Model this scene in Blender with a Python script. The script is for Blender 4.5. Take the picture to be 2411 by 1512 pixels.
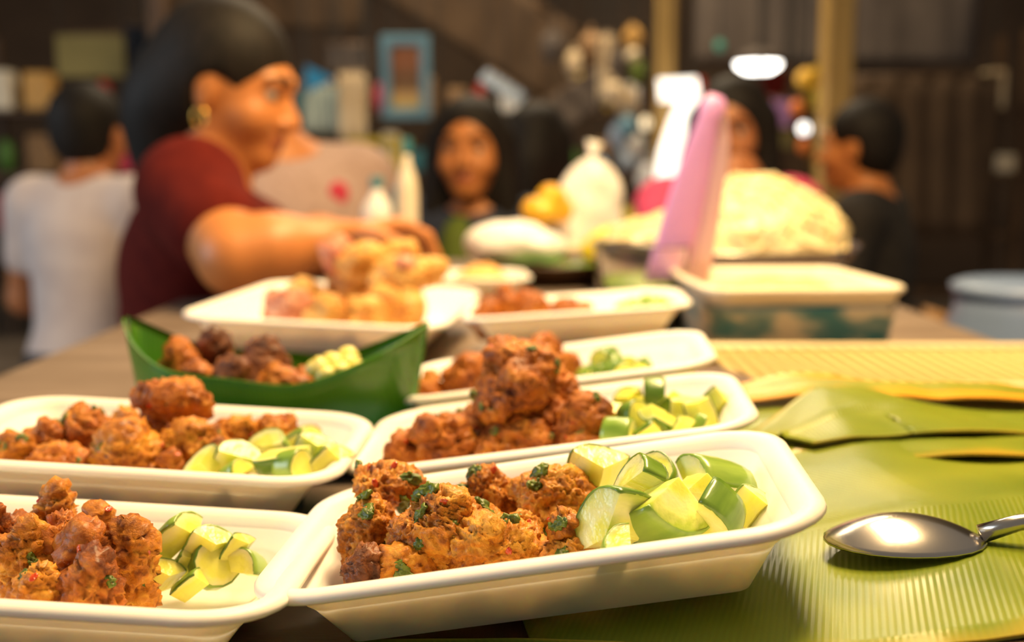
import bpy, math, random
import numpy as np
from mathutils import Vector, Matrix, Euler

for o in list(bpy.data.objects):
    bpy.data.objects.remove(o)
scene = bpy.context.scene
COL = scene.collection

# ------------------------------------------------------------------ camera
FPX, PITCH, CAMZ = 2600.0, 0.143, 1.0
cam_d = bpy.data.cameras.new('camera')
cam = bpy.data.objects.new('camera', cam_d)
COL.objects.link(cam)
cam.location = (0, 0, CAMZ)
cam.rotation_euler = (math.pi / 2 - PITCH, 0, 0)
cam_d.sensor_width = 36
cam_d.lens = 36 * FPX / 2411
cam_d.clip_start = 0.02
cam_d.clip_end = 100
cam_d.dof.use_dof = True
cam_d.dof.focus_distance = 0.435
cam_d.dof.aperture_fstop = 5.2
scene.camera = cam

# ------------------------------------------------------------------ light
world = bpy.data.worlds.new('World')
scene.world = world
world.use_nodes = True
wb = world.node_tree.nodes['Background']
wb.inputs[0].default_value = (1.0, 0.88, 0.74, 1)
wb.inputs[1].default_value = 0.17


def area(name, loc, target, size, size_y, power, color):
    l = bpy.data.lights.new(name, 'AREA')
    l.shape = 'RECTANGLE'
    l.size, l.size_y = size, size_y
    l.energy = power
    l.color = color
    o = bpy.data.objects.new(name, l)
    COL.objects.link(o)
    o.location = loc
    o.rotation_euler = (Vector(target) - Vector(loc)).to_track_quat('-Z', 'Y').to_euler()
    return o


# warm lamp hung over the stall, above the frame
area('stall_lamp_offscreen', (0.30, 1.15, 2.20), (0.10, 1.15, 0.80), 1.2, 0.35, 62, (1.0, 0.68, 0.32))
# daylight through the open left side of the market
area('open_side_left_offscreen', (-4.6, 0.2, 2.0), (0.1, 0.7, 0.85), 2.6, 2.0, 95, (0.76, 0.89, 1.0))
# lamp row under the roof of the hall, above the frame
area('hall_lamp_offscreen', (0.2, 4.6, 3.40), (0.0, 4.9, 0.0), 2.4, 0.4, 110, (1.0, 0.80, 0.52))

vs = scene.view_settings
vs.view_transform = 'Standard'
vs.look = 'None'
vs.exposure = 0.12
vs.gamma = 1.0
vs.use_curve_mapping = False

# ------------------------------------------------------------------ pixel helpers
CT, ST = math.cos(PITCH), math.sin(PITCH)


def ray(px, py):
    v = (756 - py) / FPX
    return ((px - 1205.5) / FPX, CT + v * ST, -ST + v * CT)


def at(px, py, Y):
    d = ray(px, py)
    t = Y / d[1]
    return Vector((d[0] * t, Y, CAMZ + d[2] * t))


def onz(px, py, z):
    d = ray(px, py)
    t = (z - CAMZ) / d[2]
    return Vector((d[0] * t, d[1] * t, z))


# ------------------------------------------------------------------ object helpers
def mesh_np(name, verts, faces, smooth=True):
    me = bpy.data.meshes.new(name)
    verts = np.asarray(verts, dtype=np.float64)
    if isinstance(faces, np.ndarray):
        n, k = faces.shape
        me.vertices.add(len(verts))
        me.vertices.foreach_set('co', verts.astype(np.float32).ravel())
        me.loops.add(n * k)
        me.loops.foreach_set('vertex_index', faces.astype(np.int32).ravel())
        me.polygons.add(n)
        me.polygons.foreach_set('loop_start', (np.arange(n) * k).astype(np.int32))
        me.polygons.foreach_set('loop_total', np.full(n, k, dtype=np.int32))
        me.update(calc_edges=True)
    else:
        me.from_pydata([tuple(v) for v in verts], [], faces)
        me.update()
    me.polygons.foreach_set('use_smooth', [smooth] * len(me.polygons))
    return me


def obj(name, me, mat=None, parent=None, loc=(0, 0, 0), rot=None, scale=None):
    o = bpy.data.objects.new(name, me)
    COL.objects.link(o)
    if mat is not None and me is not None and not me.materials:
        me.materials.append(mat)
    o.location = loc
    if rot is not None:
        o.rotation_euler = rot
    if scale is not None:
        o.scale = scale
    if parent is not None:
        o.parent = parent
    return o


def tag(o, label, cat, group=None):
    o['label'] = label
    o['category'] = cat
    if group:
        o['group'] = group
    return o


def thing(name, label, cat, loc=(0, 0, 0), rot=None, group=None):
    o = obj(name, None, None, None, loc, rot)
    o.empty_display_size = 0.05
    return tag(o, label, cat, group)


def struct(name, me, mat, loc=(0, 0, 0), rot=None):
    o = obj(name, me, mat, None, loc, rot)
    o['kind'] = 'structure'
    return o


class MB:
    """collects simple shapes into one mesh"""

    def __init__(s):
        s.v, s.f = [], []

    def box(s, c, size, rot=None, bev=0.0):
        c = Vector(c)
        hx, hy, hz = [a / 2 for a in size]
        R = Euler(rot).to_matrix() if rot is not None else Matrix.Identity(3)
        b = min(bev, hx * .9, hy * .9, hz * .9)
        n = len(s.v)
        if b <= 0:
            P = [(x, y, z) for z in (-hz, hz) for y in (-hy, hy) for x in (-hx, hx)]
            s.v += [tuple(c + R @ Vector(p)) for p in P]
            for q in ((0, 2, 3, 1), (4, 5, 7, 6), (0, 1, 5, 4), (2, 6, 7, 3), (0, 4, 6, 2), (1, 3, 7, 5)):
                s.f.append(tuple(n + i for i in q))
            return s
        # chamfered box: 24 verts
        idx = {}
        for sx in (-1, 1):
            for sy in (-1, 1):
                for sz in (-1, 1):
                    for ax in range(3):
                        p = [sx * (hx - b), sy * (hy - b), sz * (hz - b)]
                        p[ax] = (sx * hx, sy * hy, sz * hz)[ax]
                        idx[(sx, sy, sz, ax)] = len(s.v)
                        s.v.append(tuple(c + R @ Vector(p)))
        def face(pts):
            s.f.append(tuple(idx[p] for p in pts))
        for ax in range(3):
            o1, o2 = [a for a in range(3) if a != ax]
            for sg in (-1, 1):
                pts = []
                for a, bb in ((-1, -1), (1, -1), (1, 1), (-1, 1)):
                    t = [0, 0, 0]
                    t[ax], t[o1], t[o2] = sg, a, bb
                    pts.append((*t, ax))
                face(pts)
            for a in (-1, 1):
                for bb in (-1, 1):
                    t0, t1 = [0, 0, 0], [0, 0, 0]
                    t0[ax], t1[ax] = -1, 1
                    t0[o1] = t1[o1] = a
                    t0[o2] = t1[o2] = bb
                    face([(*t0, o1), (*t1, o1), (*t1, o2), (*t0, o2)])
        for sx in (-1, 1):
            for sy in (-1, 1):
                for sz in (-1, 1):
                    face([(sx, sy, sz, 0), (sx, sy, sz, 1), (sx, sy, sz, 2)])
        return s

    def tube(s, pts, rad, n=10, cap=True):
        pts = [Vector(p) for p in pts]
        if not hasattr(rad, '__len__'):
            rad = [rad] * len(pts)
        rings = []
        up = None
        for i, p in enumerate(pts):
            a = pts[max(i - 1, 0)]
            b = pts[min(i + 1, len(pts) - 1)]
            d = (b - a).normalized()
            if up is None:
                up = d.orthogonal().normalized()
            up = (up - d * up.dot(d)).normalized()
            w = d.cross(up)
            base = len(s.v)
            for k in range(n):
                t = 2 * math.pi * k / n
                s.v.append(tuple(p + (up * math.cos(t) + w * math.sin(t)) * rad[i]))
            rings.append(base)
        for r0, r1 in zip(rings, rings[1:]):
            for k in range(n):
                s.f.append((r0 + k, r0 + (k + 1) % n, r1 + (k + 1) % n, r1 + k))
        if cap:
            s.f.append(tuple(rings[0] + k for k in reversed(range(n))))
            s.f.append(tuple(rings[-1] + k for k in range(n)))
        return s

    def lathe(s, prof, n=40, c=(0, 0, 0), capend=True):
        base = len(s.v)
        for r, z in prof:
            for k in range(n):
                t = 2 * math.pi * k / n
                s.v.append((c[0] + r * math.cos(t), c[1] + r * math.sin(t), c[2] + z))
        for i in range(len(prof) - 1):
            for k in range(n):
                a, b = base + i * n, base + (i + 1) * n
                s.f.append((a + k, a + (k + 1) % n, b + (k + 1) % n, b + k))
        if capend:
            s.f.append(tuple(base + k for k in reversed(range(n))))
            e = base + (len(prof) - 1) * n
            s.f.append(tuple(e + k for k in range(n)))
        return s

    def quad(s, pts):
        n = len(s.v)
        s.v += [tuple(p) for p in pts]
        s.f.append(tuple(range(n, n + len(pts))))
        return s

    def mesh(s, name, smooth=False):
        return mesh_np(name, s.v, s.f, smooth)

    def build(s, name, mat, parent=None, loc=(0, 0, 0), rot=None, smooth=False):
        return obj(name, s.mesh(name, smooth), mat, parent, loc, rot)


# ------------------------------------------------------------------ implicit surfaces (surface nets)
def smin(a, b, k):
    if k <= 0:
        return np.minimum(a, b)
    h = np.maximum(k - np.abs(a - b), 0) / k
    return np.minimum(a, b) - h * h * k * 0.25


def ell(c, r, R=None):
    c = np.array(c, float)
    r = np.array(r, float)
    m = r.max()
    Ri = np.array(R.transposed()) if R is not None else None

    def f(x, y, z):
        px, py, pz = x - c[0], y - c[1], z - c[2]
        if Ri is not None:
            px, py, pz = (Ri[0, 0] * px + Ri[0, 1] * py + Ri[0, 2] * pz,
                          Ri[1, 0] * px + Ri[1, 1] * py + Ri[1, 2] * pz,
                          Ri[2, 0] * px + Ri[2, 1] * py + Ri[2, 2] * pz)
        k0 = np.sqrt((px / r[0])**2 + (py / r[1])**2 + (pz / r[2])**2)
        k1 = np.sqrt((px / r[0]**2)**2 + (py / r[1]**2)**2 + (pz / r[2]**2)**2) + 1e-9
        return k0 * (k0 - 1) / k1
    return f, c - m, c + m


def cap(a, b, ra, rb):
    a = np.array(a, float)
    b = np.array(b, float)
    d = b - a
    dd = max(float(d @ d), 1e-12)

    def f(x, y, z):
        px, py, pz = x - a[0], y - a[1], z - a[2]
        t = np.clip((px * d[0] + py * d[1] + pz * d[2]) / dd, 0, 1)
        return np.sqrt((px - t * d[0])**2 + (py - t * d[1])**2 + (pz - t * d[2])**2) - (ra + (rb - ra) * t)
    m = max(ra, rb)
    return f, np.minimum(a, b) - m, np.maximum(a, b) + m


class Field:
    def __init__(s, prims, h, pad=0.03):
        """prims: list of (prim, k, op) with op '+', '-' ; prim = (f, lo, hi)"""
        pos = [p for p in prims if p[2] == '+']
        lo = np.min([p[0][1] for p in pos], axis=0) - pad * .5 - 2 * h
        hi = np.max([p[0][2] for p in pos], axis=0) + pad * .5 + 2 * h
        s.h, s.lo = h, lo
        n = np.ceil((hi - lo) / h).astype(int) + 1
        s.ax = [lo[i] + h * np.arange(n[i]) for i in range(3)]
        s.D = np.full(tuple(n), 0.05, dtype=np.float32)
        for (f, l, u), k, op in prims:
            l = l - pad - k
            u = u + pad + k
            i0 = np.clip(np.floor((l - lo) / h).astype(int), 0, n)
            i1 = np.clip(np.ceil((u - lo) / h).astype(int) + 1, 0, n)
            if (i1 <= i0).any():
                continue
            x = s.ax[0][i0[0]:i1[0], None, None]
            y = s.ax[1][None, i0[1]:i1[1], None]
            z = s.ax[2][None, None, i0[2]:i1[2]]
            d = np.minimum(f(x, y, z), 0.05)
            sl = tuple(slice(a, b) for a, b in zip(i0, i1))
            if op == '+':
                s.D[sl] = smin(s.D[sl], d, k)
            else:
                s.D[sl] = -smin(-s.D[sl], d, k)

    def net(s):
        D = s.D
        n = D.shape
        neg = D < 0
        cnt = np.zeros((n[0] - 1, n[1] - 1, n[2] - 1), dtype=np.int8)
        for dx in (0, 1):
            for dy in (0, 1):
                for dz in (0, 1):
                    cnt += neg[dx:n[0] - 1 + dx, dy:n[1] - 1 + dy, dz:n[2] - 1 + dz]
        cells = np.argwhere((cnt > 0) & (cnt < 8))
        idx = np.full(cnt.shape, -1, dtype=np.int64)
        idx[cells[:, 0], cells[:, 1], cells[:, 2]] = np.arange(len(cells))
        corner = {}
        for dx in (0, 1):
            for dy in (0, 1):
                for dz in (0, 1):
                    corner[(dx, dy, dz)] = D[cells[:, 0] + dx, cells[:, 1] + dy, cells[:, 2] + dz].astype(np.float64)
        acc = np.zeros((len(cells), 3))
        num = np.zeros(len(cells))
        for ax in range(3):
            for a in (0, 1):
                for b in (0, 1):
                    c0 = [a, b]
                    c0.insert(ax, 0)
                    c1 = list(c0)
                    c1[ax] = 1
                    d0, d1 = corner[tuple(c0)], corner[tuple(c1)]
                    m = (d0 < 0) != (d1 < 0)
                    t = np.where(m, d0 / np.where(m, d0 - d1, 1), 0)
                    p = np.tile(np.array(c0, float), (len(cells), 1))
                    p[:, ax] = t
                    acc[m] += p[m]
                    num[m] += 1
        V = s.lo + s.h * (cells + acc / num[:, None])
        F = []
        for ax in range(3):
            o1, o2 = [(1, 2), (2, 0), (0, 1)][ax]
            sl0 = [slice(None)] * 3
            sl1 = [slice(None)] * 3
            sl0[ax] = slice(0, n[ax] - 1)
            sl1[ax] = slice(1, n[ax])
            m = neg[tuple(sl0)] != neg[tuple(sl1)]
            e = np.argwhere(m)
            ok = (e[:, o1] > 0) & (e[:, o2] > 0) & (e[:, o1] < n[o1] - 1) & (e[:, o2] < n[o2] - 1)
            e = e[ok]
            q = []
            for a, b in ((-1, -1), (0, -1), (0, 0), (-1, 0)):
                c = e.copy()
                c[:, o1] += a
                c[:, o2] += b
                q.append(idx[c[:, 0], c[:, 1], c[:, 2]])
            q = np.stack(q, 1)
            flip = ~neg[e[:, 0], e[:, 1], e[:, 2]]
            q[flip] = q[flip][:, ::-1]
            F.append(q)
        return V, np.concatenate(F)


def vnormals(V, F):
    N = np.zeros_like(V)
    fn = np.cross(V[F[:, 2]] - V[F[:, 0]], V[F[:, 3]] - V[F[:, 1]])
    for k in range(4):
        np.add.at(N, F[:, k], fn)
    return N / (np.linalg.norm(N, axis=1, keepdims=True) + 1e-12)


def relax(V, F, it=2, w=0.5):
    for _ in range(it):
        S = np.zeros_like(V)
        C = np.zeros(len(V))
        for k in range(4):
            a, b = F[:, k], F[:, (k + 1) % 4]
            np.add.at(S, a, V[b])
            np.add.at(S, b, V[a])
            np.add.at(C, a, 1)
            np.add.at(C, b, 1)
        V = V * (1 - w) + w * S / np.maximum(C, 1)[:, None]
    return V


def _hash(i, j, k, seed):
    h = (i * 374761393 + j * 668265263 + k * 2147483647 + seed * 144269504) & 0xFFFFFFFF
    h = ((h ^ (h >> 13)) * 1274126177) & 0xFFFFFFFF
    return ((h ^ (h >> 16)) & 0xFFFFFF) / float(0xFFFFFF) * 2 - 1


def vnoise(P, seed=0):
    I = np.floor(P).astype(np.int64)
    f = P - I
    u = f * f * f * (f * (f * 6 - 15) + 10)
    r = 0
    for dx in (0, 1):
        for dy in (0, 1):
            for dz in (0, 1):
                w = (u[:, 0] if dx else 1 - u[:, 0]) * (u[:, 1] if dy else 1 - u[:, 1]) * (u[:, 2] if dz else 1 - u[:, 2])
                r = r + w * _hash(I[:, 0] + dx, I[:, 1] + dy, I[:, 2] + dz, seed)
    return r


def fbm(P, scale, octv=4, seed=0):
    r, a, t = 0, 1.0, 0
    Q = P * scale
    for i in range(octv):
        r = r + a * vnoise(Q + 17.3 * i, seed + i)
        t += a
        a *= 0.5
        Q = Q * 2.03
    return r / t


def set_attr(me, name, vals):
    at_ = me.attributes.new(name, 'FLOAT', 'POINT')
    at_.data.foreach_set('value', np.asarray(vals, dtype=np.float32))


# ------------------------------------------------------------------ materials
def nodes_of(name):
    m = bpy.data.materials.new(name)
    m.use_nodes = True
    nt = m.node_tree
    return m, nt, nt.nodes['Principled BSDF'], nt.nodes, nt.links


def ramp(N, stops):
    r = N.new('ShaderNodeValToRGB')
    el = r.color_ramp.elements
    while len(el) > 1:
        el.remove(el[-1])
    el[0].position = stops[0][0]
    el[0].color = (*stops[0][1], 1)
    for p, c in stops[1:]:
        e = el.new(p)
        e.color = (*c, 1)
    return r


def mat(name, c1, c2=None, scale=8.0, rough=0.5, bump=0.0, bscale=60.0, metal=0.0, sss=0.0, sssr=0.01,
        trans=0.0, alpha=1.0, emit=0.0, stretch=None, spec=0.5, detail=4.0, coat=0.0, sheen=0.0):
    m, nt, b, N, L = nodes_of(name)
    b.inputs['Roughness'].default_value = rough
    b.inputs['Metallic'].default_value = metal
    b.inputs['Specular IOR Level'].default_value = spec
    b.inputs['Coat Weight'].default_value = coat
    b.inputs['Sheen Weight'].default_value = sheen
    tc = N.new('ShaderNodeTexCoord')
    mp = N.new('ShaderNodeMapping')
    L.new(tc.outputs['Object'], mp.inputs[0])
    if stretch:
        mp.inputs['Scale'].default_value = stretch
    if c2 is not None:
        no = N.new('ShaderNodeTexNoise')
        no.inputs['Scale'].default_value = scale
        no.inputs['Detail'].default_value = detail
        L.new(mp.outputs[0], no.inputs['Vector'])
        r = ramp(N, [(0.35, c1), (0.65, c2)])
        L.new(no.outputs['Fac'], r.inputs[0])
        L.new(r.outputs[0], b.inputs['Base Color'])
        if emit:
            L.new(r.outputs[0], b.inputs['Emission Color'])
    else:
        b.inputs['Base Color'].default_value = (*c1, 1)
        b.inputs['Emission Color'].default_value = (*c1, 1)
    b.inputs['Emission Strength'].default_value = emit
    if bump:
        n2 = N.new('ShaderNodeTexNoise')
        n2.inputs['Scale'].default_value = bscale
        n2.inputs['Detail'].default_value = 5
        L.new(mp.outputs[0], n2.inputs['Vector'])
        bp = N.new('ShaderNodeBump')
        bp.inputs['Strength'].default_value = bump
        bp.inputs['Distance'].default_value = 0.3 / bscale
        L.new(n2.outputs['Fac'], bp.inputs['Height'])
        L.new(bp.outputs[0], b.inputs['Normal'])
    if sss:
        b.inputs['Subsurface Weight'].default_value = sss
        b.inputs['Subsurface Radius'].default_value = (1.0, 0.6, 0.3)
        b.inputs['Subsurface Scale'].default_value = sssr
    if trans:
        b.inputs['Transmission Weight'].default_value = trans
    if alpha < 1:
        b.inputs['Alpha'].default_value = alpha
    return m


M = {}
M['foam'] = mat('foam', (0.94, 0.91, 0.86), (0.92, 0.88, 0.82), 14, 0.42, 0.06, 260, sss=0.25, sssr=0.006, spec=0.4)
M['tabletop'] = mat('tabletop', (0.16, 0.115, 0.085), (0.24, 0.18, 0.14), 6, 0.45, 0.15, 90, stretch=(1, 5, 1))
M['darkwood'] = mat('darkwood', (0.07, 0.035, 0.015), (0.13, 0.07, 0.03), 8, 0.55, 0.2, 60, stretch=(6, 1, 1))
M['steel'] = mat('steel', (0.62, 0.58, 0.54), None, rough=0.22, metal=1.0, bump=0.02, bscale=30)
M['bluepl'] = mat('blue_plastic', (0.22, 0.48, 0.68), (0.26, 0.52, 0.72), 20, 0.35)
M['bean'] = mat('green_bean', (0.045, 0.085, 0.006), (0.15, 0.20, 0.015), 350, 0.45, 0.5, 700)
M['chili'] = mat('red_chili', (0.50, 0.035, 0.008), (0.65, 0.10, 0.02), 200, 0.25, coat=0.4)


def cake_material(name, dark, mid, light):
    m, nt, b, N, L = nodes_of(name)
    a = N.new('ShaderNodeAttribute')
    a.attribute_name = 'fry'
    tc = N.new('ShaderNodeTexCoord')
    no = N.new('ShaderNodeTexNoise')
    no.inputs['Scale'].default_value = 260
    no.inputs['Detail'].default_value = 6
    no.inputs['Distortion'].default_value = 1.2
    L.new(tc.outputs['Object'], no.inputs['Vector'])
    ma = N.new('ShaderNodeMath')
    ma.operation = 'MULTIPLY_ADD'
    ma.inputs[1].default_value = 0.45
    L.new(no.outputs['Fac'], ma.inputs[0])
    L.new(a.outputs['Fac'], ma.inputs[2])
    r = ramp(N, [(0.36, dark), (0.66, mid), (1.0, light)])
    L.new(ma.outputs[0], r.inputs[0])
    L.new(r.outputs[0], b.inputs['Base Color'])
    b.inputs['Roughness'].default_value = 0.42
    b.inputs['Coat Weight'].default_value = 0.15
    b.inputs['Coat Roughness'].default_value = 0.2
    b.inputs['Specular IOR Level'].default_value = 0.35
    b.inputs['Subsurface Weight'].default_value = 0.06
    b.inputs['Subsurface Radius'].default_value = (1, 0.45, 0.15)
    b.inputs['Subsurface Scale'].default_value = 0.004
    n2 = N.new('ShaderNodeTexNoise')
    n2.inputs['Scale'].default_value = 420
    n2.inputs['Detail'].default_value = 8
    n2.inputs['Roughness'].default_value = 0.65
    n2.inputs['Distortion'].default_value = 0.8
    L.new(tc.outputs['Object'], n2.inputs['Vector'])
    bp = N.new('ShaderNodeBump')
    bp.inputs['Strength'].default_value = 0.8
    bp.inputs['Distance'].default_value = 0.0018
    L.new(n2.outputs['Fac'], bp.inputs['Height'])
    L.new(bp.outputs[0], b.inputs['Normal'])
    return m


M['cake'] = cake_material('fried_crust', (0.22, 0.045, 0.003), (0.66, 0.23, 0.010), (0.90, 0.46, 0.05))
M['cake_red'] = cake_material('fried_crust_reddish', (0.17, 0.034, 0.003), (0.52, 0.145, 0.009), (0.78, 0.32, 0.03))
M['batter'] = cake_material('battered_crust', (0.48, 0.14, 0.03), (0.82, 0.42, 0.08), (0.95, 0.68, 0.28))
M['prawn'] = cake_material('pink_prawn', (0.42, 0.09, 0.05), (0.72, 0.25, 0.13), (0.90, 0.55, 0.38))
M['grilled'] = cake_material('grilled_skin', (0.05, 0.018, 0.008), (0.20, 0.055, 0.010), (0.48, 0.16, 0.03))


def cuke_flesh():
    m, nt, b, N, L = nodes_of('cucumber_flesh')
    tc = N.new('ShaderNodeTexCoord')
    sx = N.new('ShaderNodeSeparateXYZ')
    L.new(tc.outputs['Object'], sx.inputs[0])
    cb = N.new('ShaderNodeCombineXYZ')
    L.new(sx.outputs['X'], cb.inputs['X'])
    L.new(sx.outputs['Z'], cb.inputs['Z'])
    ln = N.new('ShaderNodeVectorMath')
    ln.operation = 'LENGTH'
    L.new(cb.outputs[0], ln.inputs[0])
    no = N.new('ShaderNodeTexNoise')
    no.inputs['Scale'].default_value = 190
    no.inputs['Detail'].default_value = 3
    mp = N.new('ShaderNodeMapping')
    mp.inputs['Scale'].default_value = (1.0, 0.35, 1.0)
    L.new(tc.outputs['Object'], mp.inputs[0])
    L.new(mp.outputs[0], no.inputs['Vector'])
    ma = N.new('ShaderNodeMath')
    ma.operation = 'MULTIPLY_ADD'
    ma.inputs[1].default_value = 0.010
    L.new(no.outputs['Fac'], ma.inputs[0])
    L.new(ln.outputs['Value'], ma.inputs[2])
    mr = N.new('ShaderNodeMapRange')
    mr.inputs['From Min'].default_value = 0.004
    mr.inputs['From Max'].default_value = 0.026
    L.new(ma.outputs[0], mr.inputs['Value'])
    r = ramp(N, [(0.0, (0.90, 0.90, 0.22)), (0.30, (0.86, 0.87, 0.14)), (0.55, (0.92, 0.92, 0.42)),
                 (0.80, (0.82, 0.87, 0.26)), (1.0, (0.45, 0.60, 0.06))])
    L.new(mr.outputs[0], r.inputs[0])
    L.new(r.outputs[0], b.inputs['Base Color'])
    b.inputs['Roughness'].default_value = 0.28
    b.inputs['Subsurface Weight'].default_value = 0.45
    b.inputs['Subsurface Radius'].default_value = (0.9, 1.0, 0.3)
    b.inputs['Subsurface Scale'].default_value = 0.006
    bp = N.new('ShaderNodeBump')
    bp.inputs['Strength'].default_value = 0.5
    bp.inputs['Distance'].default_value = 0.002
    L.new(no.outputs['Fac'], bp.inputs['Height'])
    L.new(bp.outputs[0], b.inputs['Normal'])
    return m


M['cflesh'] = cuke_flesh()
M['cpeel'] = mat('cucumber_peel', (0.07, 0.17, 0.014), (0.26, 0.42, 0.05), 70, 0.3, 0.15, 300, stretch=(1, 0.25, 1), coat=0.3)
M['cpeel_pale'] = mat('cucumber_peel_pale', (0.16, 0.30, 0.03), (0.38, 0.55, 0.09), 70, 0.3, 0.12, 300, stretch=(1, 0.25, 1), coat=0.3)


def leaf_material(name, g1, g2, yellow, ystart=0.62):
    m, nt, b, N, L = nodes_of(name)
    at_ = N.new('ShaderNodeAttribute')
    at_.attribute_name = 'edge'
    ve = N.new('ShaderNodeAttribute')
    ve.attribute_name = 'vein'
    tc = N.new('ShaderNodeTexCoord')
    no = N.new('ShaderNodeTexNoise')
    no.inputs['Scale'].default_value = 14
    L.new(tc.outputs['Object'], no.inputs['Vector'])
    wv = N.new('ShaderNodeMath')
    wv.operation = 'SINE'
    mu = N.new('ShaderNodeMath')
    mu.operation = 'MULTIPLY'
    mu.inputs[1].default_value = 2200
    L.new(ve.outputs['Fac'], mu.inputs[0])
    L.new(mu.outputs[0], wv.inputs[0])
    ad = N.new('ShaderNodeMath')
    ad.operation = 'MULTIPLY_ADD'
    ad.inputs[1].default_value = 0.04
    L.new(wv.outputs[0], ad.inputs[0])
    L.new(no.outputs['Fac'], ad.inputs[2])
    r = ramp(N, [(0.30, g1), (0.70, g2)])
    L.new(ad.outputs[0], r.inputs[0])
    e2 = N.new('ShaderNodeMath')
    e2.operation = 'MULTIPLY_ADD'
    e2.inputs[1].default_value = 0.5
    e2.inputs[2].default_value = -0.25
    L.new(no.outputs['Fac'], e2.inputs[0])
    e3 = N.new('ShaderNodeMath')
    L.new(e2.outputs[0], e3.inputs[0])
    L.new(at_.outputs['Fac'], e3.inputs[1])
    mr = N.new('ShaderNodeMapRange')
    mr.inputs['From Min'].default_value = ystart
    mr.inputs['From Max'].default_value = ystart + 0.3
    L.new(e3.outputs[0], mr.inputs['Value'])
    mx = N.new('ShaderNodeMix')
    mx.data_type = 'RGBA'
    L.new(mr.outputs[0], mx.inputs['Factor'])
    L.new(r.outputs[0], mx.inputs['A'])
    mx.inputs['B'].default_value = (*yellow, 1)
    L.new(mx.outputs['Result'], b.inputs['Base Color'])
    b.inputs['Roughness'].default_value = 0.32
    b.inputs['Subsurface Weight'].default_value = 0.1
    b.inputs['Subsurface Scale'].default_value = 0.003
    bp = N.new('ShaderNodeBump')
    bp.inputs['Strength'].default_value = 0.12
    bp.inputs['Distance'].default_value = 0.0006
    L.new(wv.outputs[0], bp.inputs['Height'])
    L.new(bp.outputs[0], b.inputs['Normal'])
    return m


M['leaf'] = leaf_material('banana_leaf', (0.13, 0.19, 0.008), (0.26, 0.30, 0.018), (0.62, 0.32, 0.02), 0.9)
M['leaf_yellow'] = leaf_material('banana_leaf_yellowing', (0.16, 0.20, 0.01), (0.32, 0.32, 0.02), (0.75, 0.36, 0.02), 0.35)
M['leaf_fresh'] = leaf_material('banana_leaf_fresh', (0.035, 0.16, 0.006), (0.09, 0.28, 0.012), (0.35, 0.5, 0.08), 0.95)
M['bamboo'] = mat('bamboo', (0.52, 0.36, 0.10), (0.68, 0.50, 0.18), 30, 0.45, 0.1, 120, stretch=(1, .2, 1))
M['skin'] = None

# ================================================================== the place: floor, walls, roof
TABLE_Z = 0.803
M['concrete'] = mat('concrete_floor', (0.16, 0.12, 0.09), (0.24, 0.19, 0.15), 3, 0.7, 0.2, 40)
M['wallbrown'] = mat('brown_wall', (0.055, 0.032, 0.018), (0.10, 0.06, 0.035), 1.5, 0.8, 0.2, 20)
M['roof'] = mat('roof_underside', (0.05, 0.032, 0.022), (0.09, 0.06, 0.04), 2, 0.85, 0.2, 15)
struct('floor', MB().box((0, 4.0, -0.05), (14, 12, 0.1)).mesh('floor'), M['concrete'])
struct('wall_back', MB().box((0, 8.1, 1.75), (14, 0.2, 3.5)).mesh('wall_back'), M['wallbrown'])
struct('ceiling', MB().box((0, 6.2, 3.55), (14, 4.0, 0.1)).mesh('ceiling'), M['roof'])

# ================================================================== stall table
t = thing('stall_table', 'long grey brown wooden stall table carrying the food trays', 'table', (0.03, 1.25, 0))
MB().box((0, 0, TABLE_Z - 0.0175), (1.02, 2.0, 0.035), bev=0.004).build('tabletop', M['tabletop'], t)
for sx in (-1, 1):
    for sy in (-1, 1):
        MB().box((sx * 0.46, sy * 0.93, (TABLE_Z - 0.035) / 2), (0.06, 0.06, TABLE_Z - 0.035), bev=0.004).build('leg', M['darkwood'], t)
    MB().box((sx * 0.46, 0, TABLE_Z - 0.075), (0.03, 1.8, 0.08)).build('apron', M['darkwood'], t)

# sloped board that lifts the right ends of the front trays
def board_z(x):
    return 0.8235 + 0.156 * (min(x, 0.185) - 0.02) - max(0, x - 0.185) * 0.03
bd = MB()
xs = np.linspace(-0.066, 0.50, 16)
n = len(xs)
for x in xs:
    yb = 0.855 if x < 0.185 else 0.735
    for y, zz in ((0.285, 0), (yb, 0), (yb, 1), (0.285, 1)):
        bd.v.append((x, y, (board_z(x) - 0.004) if zz else TABLE_Z))
for i in range(n - 1):
    for k in range(4):
        bd.f.append((4 * i + k, 4 * i + (k + 1) % 4, 4 * i + 4 + (k + 1) % 4, 4 * i + 4 + k))
bd.f.append((3, 2, 1, 0))
bd.f.append(tuple(4 * (n - 1) + k for k in range(4)))
tag(bd.build('display_board', M['darkwood']), 'sloping dark wooden display board under the banana leaves', 'board')


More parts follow.
